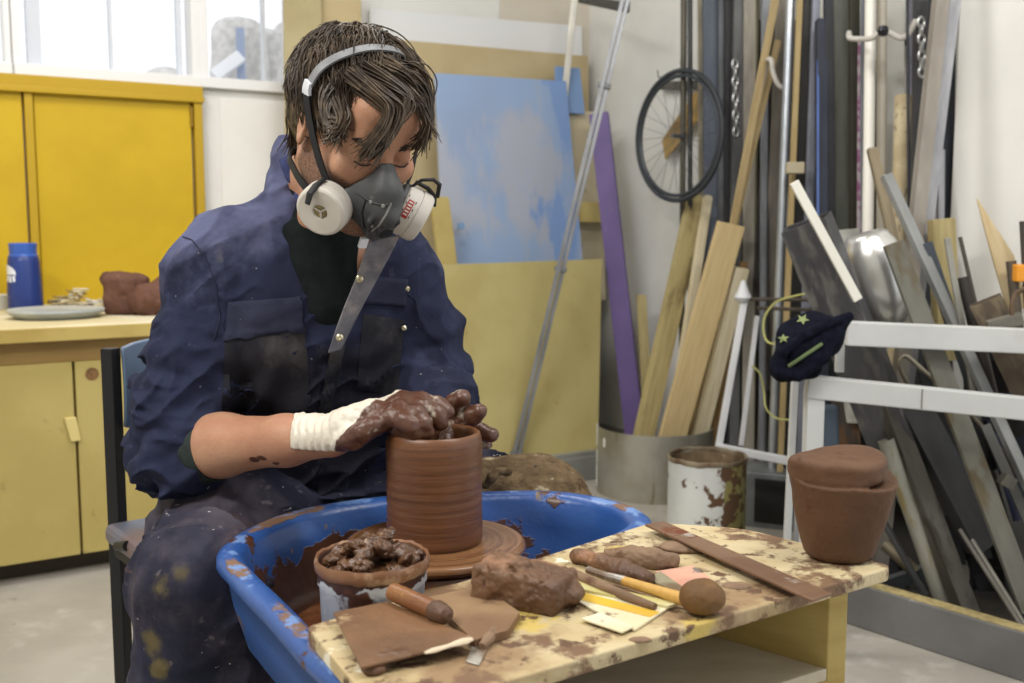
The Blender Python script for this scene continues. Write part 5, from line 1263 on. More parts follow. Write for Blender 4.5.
for s in (-1, 1):                                                                # ears
    Re = Matrix.Rotation(s * -.35, 3, 'Z') @ Matrix.Rotation(.2, 3, 'X')
    v.add(ellf(hd(s * .078, -.006, -.008), (.0065, .018, .031), HRn @ np.array(Re)), .006)
    v.cut(ellf(hd(s * .086, -.002, -.004), (.006, .010, .019), HRn @ np.array(Re)), .004)
    v.add(ellf(hd(s * .074, .010, -.012), (.005, .005, .008), HRn), .003)
v.chain([neckT, C7 + V(.012, -.022, .02), C7 + V(0, 0, -.04)], [.056, .058, .075], .03)
v.add(capf(hd(-.03, .0, -.07), V(-.31, 1.585, 1.06), .024, .02), .03)
v.add(ellf(chest, (.165, .105, .17), np.array(TR)), .05); v.add(ellf(belly, (.15, .11, .15), np.array(TR)), .06); v.add(ellf(pelv, (.165, .125, .12), np.array(TR)), .05)
v.add(capf(V(-.42, 1.625, 1.035), V(-.21, 1.70, 1.035), .058, .058), .05)
v.chain([shR, shR.lerp(elR, .5), elR], [.052, .047, .040], .02); v.chain([elR, elR.lerp(wrR, .28), elR.lerp(wrR, .72), wrR], [.041, .0435, .033, .0265], .02)
v.chain([shL, elL], [.052, .040], .02); v.chain([elL, elL.lerp(wrL, .3), wrL], [.040, .042, .027], .02)
v.chain([hipR, hipR.lerp(knR, .5)], [.09, .08], .04); v.chain([hipL, hipL.lerp(knL, .5)], [.09, .075], .04)
hand(v, W, RP, RFing); hand(v, WL, LP, LFing)
P, Q = v.mesh()
def beardf(x, y, z):
    q = np.stack([x - HC.x, y - HC.y, z - HC.z], 0); l = HRn.T @ q
    m = np.clip((-.010 - l[2]) / .03, 0, 1) * np.clip((l[1] + .012) / .015, 0, 1) * np.clip((l[2] + .155) / .02, 0, 1)
    ck = np.clip(1 - np.sqrt((np.abs(l[0]) - .035) ** 2 + (l[1] - .085) ** 2 + (l[2] + .02) ** 2) / .028, 0, 1)
    return .42 * m * (1 - ck)
cmk = [np.array(at(254, 460, 1.42)), np.array(at(263, 457, 1.42)), np.array(at(277, 463, 1.41))]
def cmf(x, y, z):
    r = -.3 + 0 * x
    for c, s_ in zip(cmk, (.012, .012, .009)):
        r = np.maximum(r, .62 - np.sqrt((x - c[0]) ** 2 + (z - c[2]) ** 2 * 4) / s_ * .35)
    return r
body = npmesh('body', P, Q, skin, PT, relax=1, attrs={'beard': beardf, 'claymark': cmf})

# ---- overalls: upper part
h = .003
v = Vol((-.66, 1.36, .50), (.06, 1.97, 1.22), h)
g = .020
v.add(ellf(chest + V(.0, -.006, 0), (.172, .125, .185), np.array(TR))); v.add(ellf(belly + V(0, -.008, 0), (.172, .138, .17), np.array(TR)), .07); v.add(ellf(pelv, (.185, .145, .14), np.array(TR)), .06)
v.add(capf(V(-.425, 1.620, 1.035), V(-.205, 1.70, 1.030), .064, .062), .06)
v.chain([C7 + V(-.012, .02, -.05), C7 + V(-.006, .006, .045)], [.090, .070], .05)
v.chain([V(-.43, 1.615, 1.040), shR + V(-.006, 0, -.012), shR.lerp(elR, .5) + V(-.006, .008, 0), elR + V(-.004, .012, .03)], [.058, .062, .059, .060], .035)
v.chain([V(-.20, 1.70, 1.03), shL + V(.004, 0, -.015), shL.lerp(elL, .55) + V(.012, .01, 0), elL + V(.006, .01, .0), elL.lerp(wrL, .45), elL.lerp(wrL, .80)], [.056, .062, .060, .056, .050, .040], .03)
v.chain([elR + V(-.006, .012, .03), elR + V(.0, .002, -.002), elR.lerp(wrR, .02) + V(0, 0, -.006)], [.060, .060, .056], .02)
# the rolled sleeve: stacked rings of cloth around the elbow
rollax = (wrR - elR).normalized(); upax = (shR - elR).normalized()
def ringcaps(c, nrm_, r, tr, k, seed, n=16, sq=1.0):
    R = frame_from_z(nrm_); rnd_ = random.Random(seed); ph = rnd_.random() * 6
    pts = [c + R @ V(r * math.cos(2 * math.pi * i / n), r * sq * math.sin(2 * math.pi * i / n), .006 * math.sin(2 * math.pi * i / n * 2 + ph)) for i in range(n + 1)]
    v.chain(pts, [tr * (1 + .25 * math.sin(3 * i * 2 * math.pi / n + ph)) for i in range(n + 1)], k)
for i, (c, nv, r, tr) in enumerate((
        (elR + upax * .172 + V(-.008, .01, 0), upax + V(.35, 0, 0), .055, .010), (elR + upax * .140 + V(-.010, .01, 0), upax + V(-.2, 0, 0), .059, .011),
        (elR + upax * .112 + V(-.012, .01, 0), upax + V(.3, .1, 0), .062, .012), (elR + upax * .086 + V(-.013, .010, 0), upax + V(-.1, 0, 0), .064, .013),
        (elR + upax * .060 + V(-.012, .010, 0), upax + rollax * -.35, .065, .013), (elR + upax * .034 + V(-.010, .008, 0), upax + rollax * -.6, .064, .013),
        (elR + upax * .012 + V(-.006, .005, 0), upax - rollax * .9, .061, .013), (elR + upax * -.004 + V(-.002, .002, 0), upax * .6 - rollax, .058, .012),
        (elR + rollax * -.002 + V(0, 0, .0), rollax * -1 + upax * .45, .058, .012), (elR + rollax * .012, rollax * -1 + upax * .3, .056, .0105))):
    ringcaps(c, nv, r, tr, .007, i)
for i, (t_, r) in enumerate(((.35, .056), (.60, .057), (.80, .056), (.95, .055), (1.08, .052))):
    ringcaps(shL.lerp(elL, t_) + V(.018, .01, 0), (shL - elL) + V(.1 * (-1) ** i, 0, .05), r, .009, .012, 20 + i)
# hem of the sleeve: hollow around the forearm
v.cut(capf(elR + rollax * .052 + V(.0, 0, -.002), elR + rollax * .17, .050, .068), .004)
# arm/torso separation
v.cut(capf(V(-.405, 1.525, .86), V(-.395, 1.54, .74), .014, .016), .03)
# V opening at the front showing the pullover
def plane_v(x, y, z):
    q = (np.array(TR).T @ np.stack([(x - chest.x) + 0 * (y + z), (y - chest.y) + 0 * (x + z), (z - chest.z) + 0 * (x + y)]).reshape(3, -1)).reshape(3, *np.broadcast(x, y, z).shape)
    hgt = q[2]                                     # from the V's point upward
    half = (hgt + .015) * .35
    d = np.maximum(np.abs(q[0] - .018 - .10 * (hgt + .015)) - half, -(hgt + .015))
    front = q[1] + .045 + .0 * q[2]                # only the front shell
    return np.maximum(d, front) * .8
v.cut((plane_v, np.array((-.56, 1.36, .90)), np.array((-.10, 1.72, 1.22))), .006)
v.cut(capf(C7 + V(.016, -.020, .01), C7 + V(.04, -.045, .12), .054, .064), .01)
# collar standing round the neck
cn = []
for i in range(15):
    a = math.radians(-62 + i * 304 / 14) ; R = TR
    fr = math.cos(a)                                # a = 0 is the nape
    p = C7 + R @ V(math.sin(a) * .074, math.cos(a) * .066, 0) + V(.008, -.008, .0)
    cn.append(p)
col = []
for i in range(13):
    a = math.radians(-128 + i * 256 / 12)
    up = .052 * (.5 + .5 * math.cos(a * .85)) + .004
    p = C7 + TR @ V(math.sin(a) * .078, math.cos(a) * .070 - .012, 0) + V(.004, -.004, up - .012 - .035 * (1 - math.cos(a)) * .55)
    col.append(p)
for dz, rr in ((0, .010), (-.014, .012), (-.028, .013), (.010, .006)):
    v.chain([p + V(0, 0, dz) for p in col], [rr] * len(col), .010)
# folds
def ridge(x, y, z, sx_, sy_, sz_, seed, w=.0):
    n1 = vnoise((x, y, z), 9, seed + 50)
    q = vnoise((x * sx_ + n1 * .5, y * sy_ + n1 * .5, z * sz_ + n1 * .5), 1, seed); return 1 - np.abs(2 * q - 1)
uR = np.array(upax); eR = np.array(elR)
def folds(x, y, z):
    a = (x - eR[0]) * uR[0] + (y - eR[1]) * uR[1] + (z - eR[2]) * uR[2]
    r_ = np.sqrt(np.maximum((x - eR[0]) ** 2 + (y - eR[1]) ** 2 + (z - eR[2]) ** 2 - a ** 2, 0))
    nearR = np.clip(1 - r_ / .12, 0, 1) ** .3 * np.clip((.22 - a) / .10, 0, 1)
    n1 = vnoise((x, y, z), 14, 3)
    arm = np.abs(2 * vnoise((x * 14 + n1 * 1.2, y * 14, (z + .25 * x) * 48 + n1 * 2.0), 1, 8) - 1)
    d = nearR * (.010 * (1 - arm) ** 2 - .003)
    fine = ridge(x, y, z, 16, 16, 9, 5) ** 3 * .010 - .003
    big = (fbm((x, y, z), 7, 21, 2) - .5) * .018
    diag = ridge(x + z * .8, y, z - x * .8, 12, 10, 28, 13) ** 4 * .012
    lowz = np.clip((.98 - z) / .2, 0, 1)
    return d + fine * (.5 + .5 * lowz) + big + diag * (.4 + .6 * lowz)
v.disp(folds, .03)
P, Q = v.mesh()
def fade_litf(x, y, z): return np.clip((z - .98) / .15, 0, 1) * .25 + np.clip(1 - np.sqrt((x - shR.x) ** 2 + (y - shR.y) ** 2 + (z - shR.z - .03) ** 2) / .16, 0, 1) * .12  # paler towards top and right shoulder: fade plus light painted into the cloth
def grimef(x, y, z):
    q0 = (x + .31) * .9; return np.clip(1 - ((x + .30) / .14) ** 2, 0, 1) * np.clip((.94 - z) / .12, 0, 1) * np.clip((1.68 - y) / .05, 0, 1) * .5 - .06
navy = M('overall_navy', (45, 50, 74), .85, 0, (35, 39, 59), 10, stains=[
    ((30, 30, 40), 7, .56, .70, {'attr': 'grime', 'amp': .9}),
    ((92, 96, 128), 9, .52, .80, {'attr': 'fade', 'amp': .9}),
    ((120, 118, 130), 40, .70, .80), ((100, 100, 112), 22, .60, .80, {'stretch': (1, 1, .5)}),
    ((206, 200, 188), 95, .715, .73), ((150, 104, 82), 50, .745, .765)], bump=.0009, bscale=160, detail=6, sheen=.0, spec=.15)
top = npmesh('overall_top', P, Q, navy, PT, relax=1, attrs={'fade': fade_litf, 'grime': grimef})

# ---- pullover seen in the V and at the rolled sleeve
v = Vol((-.60, 1.42, .66), (-.08, 1.84, 1.20), .0035)
v.add(ellf(chest + V(.0, .004, 0), (.150, .104, .165), np.array(TR))); v.add(capf(V(-.38, 1.65, 1.01), V(-.24, 1.70, 1.01), .052, .050), .04)
v.chain([C7 + V(0, 0, -.05), C7 + V(.010, -.018, .022)], [.08, .066], .04)
v.add(capf(V(-.305, 1.595, 1.07), V(-.295, 1.60, .96), .046, .05), .04)
v.add(capf(elR + rollax * .01, elR + rollax * .012 + V(0, 0, -.002), .045, .045), .0)
v.disp(lambda x, y, z: .0012 * (fbm((x, y, z), 60, 3) - .5) + .0007 * np.sin((x * rollax.x + y * rollax.y + z * rollax.z) * 0 + np.arctan2(z - elR.z, y - elR.y) * 60) * (np.abs(x - elR.x - .03) < .08) * (z < .84))
mc = MB(); mc.lathe([(.044, -.02), (.0505, -.01), (.0515, .012), (.050, .026), (.0475, .031), (.044, .030), (.040, .01)], elR + rollax * .038 + V(0, 0, -.003), frame_from_z(rollax), n=72, wob=lambda p, a: Vector((p.x * (1 + .012 * math.sin(36 * a)), p.y * (1 + .012 * math.sin(36 * a)), p.z)))
CUFF = mc
P, Q = v.mesh(); pull = npmesh('pullover', P, Q, M('pullover_dark_green', (32, 38, 38), .95, 0, (26, 31, 31), 40, bump=.0008, bscale=300, spec=.1), PT, relax=1)

build('cuff', CUFF, M('cuff_green', (44, 54, 52), .95, 0, (30, 37, 36), 60, bump=.0006, bscale=300), pull, True)

# ---- overalls: trousers
v = Vol((-.62, 1.22, .06), (.17, 2.02, .80), .004)
v.add(ellf(pelv, (.19, .15, .13), np.array(TR)))
v.chain([hipR + V(0, 0, 0), hipR.lerp(knR, .5) + V(-.005, 0, .0), knR + V(0, .01, .002)], [.112, .100, .085], .04)
v.chain([knR, V(-.44, 1.395, .45), V(-.44, 1.41, .30), V(-.44, 1.43, .10)], [.084, .080, .078, .080], .03)
v.add(capf(V(-.40, 1.49, .56), V(-.385, 1.46, .43), .07, .062), .04)
v.chain([hipL, hipL.lerp(knL, .55), knL], [.11, .098, .080], .04)
v.chain([knL, V(.03, 1.66, .30), V(.02, 1.64, .10)], [.078, .074, .076], .03)
v.add(capf(V(-.40, 1.68, .60), V(-.22, 1.72, .60), .09, .09), .05)
v.add(capf(V(-.46, 1.60, .62), V(-.47, 1.75, .64), .07, .08), .05)
v.add(capf(V(-.515, 1.40, .40), V(-.50, 1.40, .33), .022, .03), .035)           # fold bulging at the calf
def ffold(x, y, z):
    a = ridge(x, y, z, 10, 22, 14, 31) ** 3 * .010 + ridge(x, y, z, 20, 8, 6, 33) ** 4 * .007
    lower = np.clip((.56 - z) / .08, 0, 1) * np.clip((-.3 - x) / .05, 0, 1)
    vert = ridge(x, y, z, 24, 24, 5, 35) ** 3 * .010
    left_ = np.clip((x + .38) / .08, 0, 1)
    sweep = ridge(x, y, z, 5, 26, 40, 37) ** 3 * .016
    return a * (1 - lower) + vert * lower + left_ * sweep + (fbm((x, y, z), 6, 38, 2) - .5) * .016 - .004
v.disp(ffold, .035)
P, Q = v.mesh()
def tstain(cs):
    def f(x, y, z):
        r = -.4 + 0 * x
        for c, s_ in cs: r = np.maximum(r, .38 - np.sqrt((x - c[0]) ** 2 + (y - c[1]) ** 2 * .4 + (z - c[2]) ** 2) / s_ * .3)
        return r
    return f
och = [(np.array(at(183, 573, 1.30)), .018), (np.array(at(160, 588, 1.30)), .018), (np.array(at(155, 645, 1.32)), .020), (np.array(at(160, 665, 1.32)), .016)]
trm = M('trouser_grimy_navy', (44, 46, 64), .8, 0, (32, 34, 50), 8, stains=[
    ((80, 74, 84), 6, .44, .68), ((100, 90, 62), 26, .50, .78, {'attr': 'ochre', 'amp': .9}), ((120, 114, 118), 34, .60, .76),
    ((120, 92, 84), 5, .62, .78, {'stretch': (.5, 1, 3), 'off': 3}), ((206, 204, 206), 80, .695, .715, {'stretch': (.6, 1, 1.6)}), ((214, 210, 210), 22, .73, .745)], bump=.0010, bscale=110, spec=.2)
trou = npmesh('overall_trousers', P, Q, trm, PT, relax=1, attrs={'ochre': tstain(och)})
for nm, a in (('boot', V(-.44, 1.36, 0)), ('boot', V(.02, 1.58, 0))):
    v = Vol((a.x - .07, a.y - .2, -.002), (a.x + .07, a.y + .15, .17), .004)
    v.chain([a + V(0, .06, .13), a + V(0, .05, .05)], [.05, .048], .02); v.chain([a + V(0, .07, .045), a + V(0, -.05, .045), a + V(0, -.13, .04)], [.042, .044, .038], .03)
    v.D = np.maximum(v.D, (.004 - v.ax[2])[None, None, :].astype(np.float32)); P, Q = v.mesh(); npmesh('boot', P, Q, M('boot_brown', (60, 46, 38), .6), PT)

TB_ = bvh_of(top); TRB = bvh_of(trou)
# ---- patches of cloth sewn on the overalls, laid on the cloth surface
def patch(name, quad, mat, bvh, par, thick=.004, lift=.0, nu=16, nv=12, label=None, rnd_=0):
    c = [Vector(q) for q in quad]; grid = []
    for j in range(nv + 1):
        row = []
        for i in range(nu + 1):
            s, t = i / nu, j / nv
            x = (c[0].x * (1 - s) + c[1].x * s) * (1 - t) + (c[3].x * (1 - s) + c[2].x * s) * t
            y = (c[0].y * (1 - s) + c[1].y * s) * (1 - t) + (c[3].y * (1 - s) + c[2].y * s) * t
            hh_, n_ = cast(x, y, bvh)
            row.append((hh_, n_))
        grid.append(row)
    m = MB(); idx = {}
    Ys = [g_[0].y for r in grid for g_ in r if g_[0] is not None]
    if not Ys: return None
    for L_ in (0, 1):
        for j in range(nv + 1):
            for i in range(nu + 1):
                hh_, n_ = grid[j][i]
                if hh_ is None: continue
                e = min(i, nu - i, j, nv - j); o_ = (lift + thick * (1 if e else .35)) if L_ else -.003
                idx[(L_, j, i)] = len(m.v); m.v.append(tuple(hh_ + n_ * o_))
    def F4(a, b, c_, d):
        if all(k in idx for k in (a, b, c_, d)): m.f.append((idx[a], idx[b], idx[c_], idx[d])); m.mi.append(0)
    for j in range(nv):
        for i in range(nu):
            F4((1, j, i), (1, j + 1, i), (1, j + 1, i + 1), (1, j, i + 1)); F4((0, j, i), (0, j, i + 1), (0, j + 1, i + 1), (0, j + 1, i))
    for i in range(nu): F4((0, 0, i), (1, 0, i), (1, 0, i + 1), (0, 0, i + 1)); F4((0, nv, i + 1), (1, nv, i + 1), (1, nv, i), (0, nv, i))
    for j in range(nv): F4((0, j + 1, 0), (1, j + 1, 0), (1, j, 0), (0, j, 0)); F4((0, j, nu), (1, j, nu), (1, j + 1, nu), (0, j + 1, nu))
    return build(name, m, mat, par, True, label=label, auto=50)
pk_ = M('pocket_navy', (52, 55, 74), .85, 0, (40, 43, 60), 14, stains=[((76, 74, 88), 8, .56, .78), ((206, 200, 188), 95, .74, .752), ((98, 92, 94), 30, .64, .78)], bump=.0008, bscale=160, spec=.15)
pk2 = M('pocket_wet', (36, 36, 44), .75, 0, (27, 27, 34), 14, stains=[((74, 70, 72), 10, .52, .76), ((196, 190, 180), 95, .74, .752)], bump=.0008, bscale=160, spec=.25)
def VV(l): return [V(x, y, 0) for x, y in l]
p1_ = patch('pocket', VV([(226, 322), (304, 318), (312, 410), (222, 412)]), pk2, TB_, top, .003)
p2_ = patch('pocket_flap', VV([(228, 302), (301, 297), (303, 331), (224, 341)]), pk_, TB_, top, .005, .003)
p3_ = patch('pocket', VV([(363, 314), (404, 320), (398, 395), (356, 390)]), pk2, TB_, top, .003)
p4_ = patch('pocket_flap', VV([(364, 276), (407, 279), (405, 307), (360, 303)]), pk_, TB_, top, .005, .002)
plk = M('placket_faded', (140, 138, 144), .8, 0, (100, 100, 110), 14, stains=[((176, 168, 162), 14, .52, .75), ((44, 44, 52), 18, .58, .7)], bump=.0008, bscale=140, spec=.2)
patch('placket', VV([(333, 338), (345, 343), (330, 415), (318, 410)]), pk2, TB_, top, .005, .001, 6, 14)
# turned-back front edge: a strip from the mask down to the V's point
m = MB(); ep = [at(384, 238, 1.515), at(376, 258, 1.523), at(366, 280, 1.53), at(354, 305, 1.533), at(343, 330, 1.538), at(334, 352, 1.54)]
def strip(pts, w0, w1, th, side):
    m = MB(); n_ = len(pts)
    for k, p in enumerate(pts):
        w_ = w0 + (w1 - w0) * k / (n_ - 1)
        for q in (p - side * w_ * .5, p + side * w_ * .5 + V(0, th, 0) * 0, p + side * w_ * .5 + V(0, th, 0), p - side * w_ * .5 + V(0, th, 0)): m.v.append(tuple(q))
    for k in range(n_ - 1):
        for e in range(4): a = k * 4 + e; b = k * 4 + (e + 1) % 4; m.f.append((a, b, b + 4, a + 4))
    m.f += [(3, 2, 1, 0), tuple(len(m.v) - 4 + e for e in range(4))]; m.mi = [0] * len(m.f); return m
build('front_edge', strip(ep, .048, .020, .006, V(.93, .30, .2).normalized()), plk, top, True, bev=.002)
m = MB()
for x, y in ((359, 279), (339, 338)):
    m = MB(); c = at(x, y, 1.515); hh_, n_ = cast(x, y, TB_)
    c = V(c.x, min(1.52, (hh_.y if hh_ else 1.53) - .006), c.z); m.lathe([(0, -.003), (.0055, -.002), (.0055, .001), (.003, .0025), (0, .0015)], c, frame_from_z(V(.1, -1, .1)), 16); build('press_stud', m, M('stud_brass', (188, 180, 150), .3, .8), top, smooth=True)
for x, y in ((405, 288), (404, 328)):
    hh_, n_ = cast(x, y, TB_)
    if hh_: m = MB(); m.lathe([(0, 0), (.0045, 0), (.0045, .003), (.002, .005), (0, .004)], hh_ + n_ * .004, frame_from_z(n_), 16); build('press_stud', m, M('stud_brass', (188, 180, 150), .3, .8), top, smooth=True)
# yoke seam and sleeve seam: thin raised stitching
def seam(px, bvh, par, r=.0011, mat=None):
    pts = []
    for i in range(len(px) - 1):
        for k in range(6):
            x = px[i][0] + (px[i + 1][0] - px[i][0]) * k / 6; y = px[i][1] + (px[i + 1][1] - px[i][1]) * k / 6
            hh_, n_ = cast(x, y, bvh)
            if hh_ is not None: pts.append(hh_ + n_ * .0005)
    if len(pts) > 3:
        m = MB(); m.tube(pts, r, 6); return build('seam', m, mat or M('seam_navy', (36, 39, 64), .9), par, True)
seam([(174, 234), (192, 240), (205, 256), (216, 285), (220, 320), (212, 345)], TB_, top)
seam([(284, 160), (291, 176), (298, 196), (300, 215)], TB_, top)
seam([(330, 420), (334, 390), (340, 350)], TB_, top)
seam([(402, 290), (416, 300), (420, 320)], TB_, top)
# collar wing by his right jaw
wing = M('collar_faded', (72, 80, 122), .85, 0, (56, 62, 100), 12, stains=[((130, 132, 150), 18, .58, .76)], bump=.0008, bscale=160, spec=.15)
patch('collar_wing', VV([(281, 160), (297, 152), (316, 196), (302, 218)]), wing, TB_, top, .006, .002, 10, 14)

# ---- gloves
v = Vol((-.30, 1.29, .78), (.02, 1.60, .93), .0019)
v.chain([elR.lerp(wrR, .80), elR.lerp(wrR, .9), wrR], [.0335, .0315, .029], .01)
hand(v, W, RP, RFing, .0016)
v.cut(capf(elR.lerp(wrR, .72), elR.lerp(wrR, .795), .034, .0315), .001)
v.add((lambda x, y, z: 0 * x + 0 * y + 0 * z + 1, np.zeros(3), np.zeros(3)))
cuffC = elR.lerp(wrR, .815)
R = frame_from_z(rollax); pts_ = [cuffC + R @ V(.0345 * math.cos(2 * math.pi * i / 20), .0345 * math.sin(2 * math.pi * i / 20), .004 * math.sin(i * 2.2)) for i in range(21)]
v.chain(pts_, [.0022] * 21, .003)
wr_ = np.array(wrR); ra_ = np.array(rollax)
def gdis(x, y, z):
    t_ = (x - wr_[0]) * ra_[0] + (y - wr_[1]) * ra_[1] + (z - wr_[2]) * ra_[2]
    cuff = np.clip((.03 - t_) / .02, 0, 1)
    n1 = vnoise((x, y, z), 40, 5)
    clay = .0040 * (fbm((x, y, z), 95, 7) - .42) + .004 * (fbm((x, y, z), 45, 17) - .45)
    return cuff * (.0022 * np.sin(t_ * 520 + n1 * 7) * (vnoise((x, y, z), 60, 9))) + (1 - cuff) * clay
v.disp(gdis, .01)
def clayf(x, y, z):
    t_ = (x - wr_[0]) * ra_[0] + (y - wr_[1]) * ra_[1] + (z - wr_[2]) * ra_[2]
    return (t_ + (wr_[2] + .0 - z) * .9 - .014) * 16
glm = M('glove_latex', (226, 220, 206), .45, 0, (214, 204, 188), 8, stains=[((88, 56, 42), 28, .50, .56, {'attr': 'clay', 'amp': .5, 'rough': .3}), ((146, 104, 76), 44, .80, .95, {'attr': 'clay', 'amp': .6})], bump=.0015, bscale=120, spec=.6)
P, Q = v.mesh(); gR = npmesh('glove', P, Q, glm, PT, relax=1, attrs={'clay': lambda x, y, z: np.clip(clayf(x, y, z), -.45, .35)}, label='white latex glove on his right hand, fingers coated in wet clay')
v = Vol((-.16, 1.36, .76), (.04, 1.64, .93), .0019)
v.chain([elL.lerp(wrL, .72), wrL], [.034, .029], .01); hand(v, WL, LP, LFing, .0016)
v.disp(lambda x, y, z: .0045 * (fbm((x, y, z), 90, 7) - .42), .01)
P, Q = v.mesh(); npmesh('glove', P, Q, glm, PT, relax=1, attrs={'clay': lambda x, y, z: .35 + 0 * x}, label='clay-covered glove on his left hand behind the pot')

# ---- face details: brows and lashes
brow = M('brow_dark', (58, 44, 36), .8); lash = M('lash_dark', (26, 20, 18), .7)
for s in (-1, 1):
    random.seed(40 + s)
    m = MB()
    for i in range(70):
        q = random.random(); s0 = s * (.012 + .036 * q); u0 = .017 + .006 * math.sin(q * 2.4) + random.uniform(-.004, .004)
        f0 = .0955 - .30 * (abs(s0) - .012) ** 1.2 * 1.6 - .0005
        p = hd(s0, f0 + .0045, u0); m.tube([p, p + HR @ V(s * .006, .0012, .0014), p + HR @ V(s * .011, -.001, .000)], [.0007, .0006, .0002], 4)
    build('eyebrow', m, brow, PT, True)
    m = MB(); m.tube([hd(s * x, f_, u_) for x, f_, u_ in ((.0185, .0915, -.0118), (.026, .0935, -.0132), (.034, .0925, -.0132), (.0425, .0868, -.0108))], [.0008, .0012, .0013, .0008], 6); build('eyelashes', m, lash, PT, True)

# ---- hair
BB = bvh_of(body)
hairm = M('hair_brown', (84, 70, 55), .45, 0, (52, 42, 33), 30, (1, 1, 1), .35, .6, stains=[((116, 100, 80), 30, .55, .72)], spec=.4)
v = Vol(np.array(HC) - .16, np.array(HC) + .17, .0025)
v.add(ellf(hd(0, -.026, .032), (.082, .099, .0845), HRn)); v.add(ellf(hd(0, -.055, -.01), (.074, .062, .070), HRn), .03)
v.cut(ellf(hd(0, .14, -.04), (.088, .105, .105), HRn), .012); v.cut(ellf(hd(0, .10, .02), (.056, .045, .040), HRn), .01)
for s in (-1, 1): v.cut(ellf(hd(s * .075, .035, -.03), (.03, .034, .055), HRn), .01); v.cut(ellf(hd(s * .086, .0, -.014), (.02, .018, .03), HRn), .006)
v.cut(ellf(hd(0, -.04, -.13), (.12, .12, .06), HRn), .01)
v.disp(lambda x, y, z: .008 * (fbm((x, y, z), 45, 3) - .5) + .003 * (1 - np.abs(2 * vnoise((x * 140 + 3 * vnoise((x, y, z), 30, 1), y * 60, z * 60), 1, 4) - 1)), .02)
P, Q = v.mesh(); hair = npmesh('hair', P, Q, hairm, PT, relax=1)
def lock(root, dirs, n=11, L=.07, r=.0014, wave=.004, seed=0, keep=.0, grav=.35):
    rg = random.Random(seed); p = Vector(root); d = Vector(dirs).normalized(); out = [p.copy()]
    ph = rg.uniform(0, 6.28); wf_ = rg.uniform(.8, 1.5); axw = Vector((rg.uniform(-1, 1), rg.uniform(-1, 1), rg.uniform(-1, 1)))
    for i in range(n):
        d = (d + V(0, 0, -1) * grav * .25 + axw.cross(d) * (math.sin(ph + i * wf_) * wave * 60)).normalized()
        p = p + d * (L / n)
        l = HR.transposed() @ (p - HC); c = V(0, -.026, .032); e = V(.0825, .0995, .085); q = l - c
        k = math.sqrt((q.x / e.x) ** 2 + (q.y / e.y) ** 2 + (q.z / e.z) ** 2)
        lim = 1.0 + keep
        kk = min(max(k, lim), lim + .03 + .10 * max(0, i / n - .5))
        if k > 0: l = c + q * (kk / k); p = HC + HR @ l
        if i: d = (p - out[-1]).normalized()
        out.append(p.copy())
    return out
random.seed(5)
LK = MB()
crown = V(0.02, -.075, .095)
N_L = 2900
for i in range(N_L):
    th_ = random.uniform(0, 2 * math.pi); cz = random.uniform(-.35, 1)
    q = V(math.sqrt(1 - cz * cz) * math.cos(th_), math.sqrt(1 - cz * cz) * math.sin(th_), cz)
    l = V(q.x * .0815, -.026 + q.y * .098, .032 + q.z * .084)
    f_, u_, s_ = l.y, l.z, abs(l.x)
    if f_ > .052 and u_ < .078: continue                # forehead
    if f_ > .015 and u_ < .02: continue                 # temples
    if s_ > .055 and abs(f_ + .0) < .032 and u_ < .02 : continue   # ears
    dl = (l - crown); nrm_ = V(q.x, q.y, q.z).normalized(); dl = (dl - nrm_ * dl.dot(nrm_)).normalized()
    dl = (dl + V(0, .35, 0) * (1 if u_ > .06 else 0) + V(0, -.5, 0) * (1 if (u_ < .05 and f_ < .02) else 0)).normalized()
    L = random.uniform(.04, .075) * (1.0 if u_ > .05 else .75)
    if f_ > .03: L = random.uniform(.03, .055)
    pts_ = lock(HC + HR @ l, HR @ dl, 9, L, wave=random.uniform(.005, .014), seed=i, keep=random.uniform(0, .10) + .07 * max(0, cz) * random.random(), grav=random.uniform(0, .6) * (0 if u_ > .1 else 1))
    r0_ = random.uniform(.0008, .0016); LK.tube(pts_, [r0_ * (1 - .8 * (k / 9) ** 2) for k in range(10)], 4, cap=False)
# swept fringe locks: bundles that fall across the forehead
def bundle(px, nst, spread, r=.0013, seed=0):
    rg = random.Random(seed); base_ = [at(*p) for p in px]
    for i in range(nst):
        o0 = V(rg.gauss(0, 1), rg.gauss(0, .6), rg.gauss(0, 1)) * spread; o1 = V(rg.gauss(0, 1), rg.gauss(0, .6), rg.gauss(0, 1)) * spread
        pts_ = []
        n_ = len(base_)
        ctl = [b + o0 * (1 - k / (n_ - 1)) * .9 + o1 * (k / (n_ - 1)) * (.75 + .5 * (k == n_ - 1)) + V(rg.gauss(0, .0012), 0, rg.gauss(0, .0012)) for k, b in enumerate(base_)]
        for a_ in range(n_ - 1):
            p0, p1, p2, p3 = ctl[max(a_ - 1, 0)], ctl[a_], ctl[a_ + 1], ctl[min(a_ + 2, n_ - 1)]
            for k in range(4):
                t_ = k / 4; pts_.append(.5 * ((2 * p1) + (p2 - p0) * t_ + (2 * p0 - 5 * p1 + 4 * p2 - p3) * t_ * t_ + (3 * p1 - p0 - 3 * p2 + p3) * t_ ** 3))
        pts_.append(ctl[-1]); m_ = len(pts_); rr = rg.uniform(.7, 1.3) * r
        LK.tube(pts_, [rr * (.4 + .6 * min(1, (m_ - 1 - k) / (m_ * .4))) for k in range(m_)], 4, cap=False)
Yf = 1.385
bundle([(352, 76, 1.40), (372, 92, 1.385), (388, 108, 1.385), (384, 128, 1.38), (371, 143, 1.375), (362, 154, 1.375)], 70, .0055, seed=1)
bundle([(360, 80, 1.40), (384, 96, 1.388), (398, 110, 1.39), (392, 132, 1.385), (378, 150, 1.38), (368, 158, 1.378)], 34, .006, seed=2)
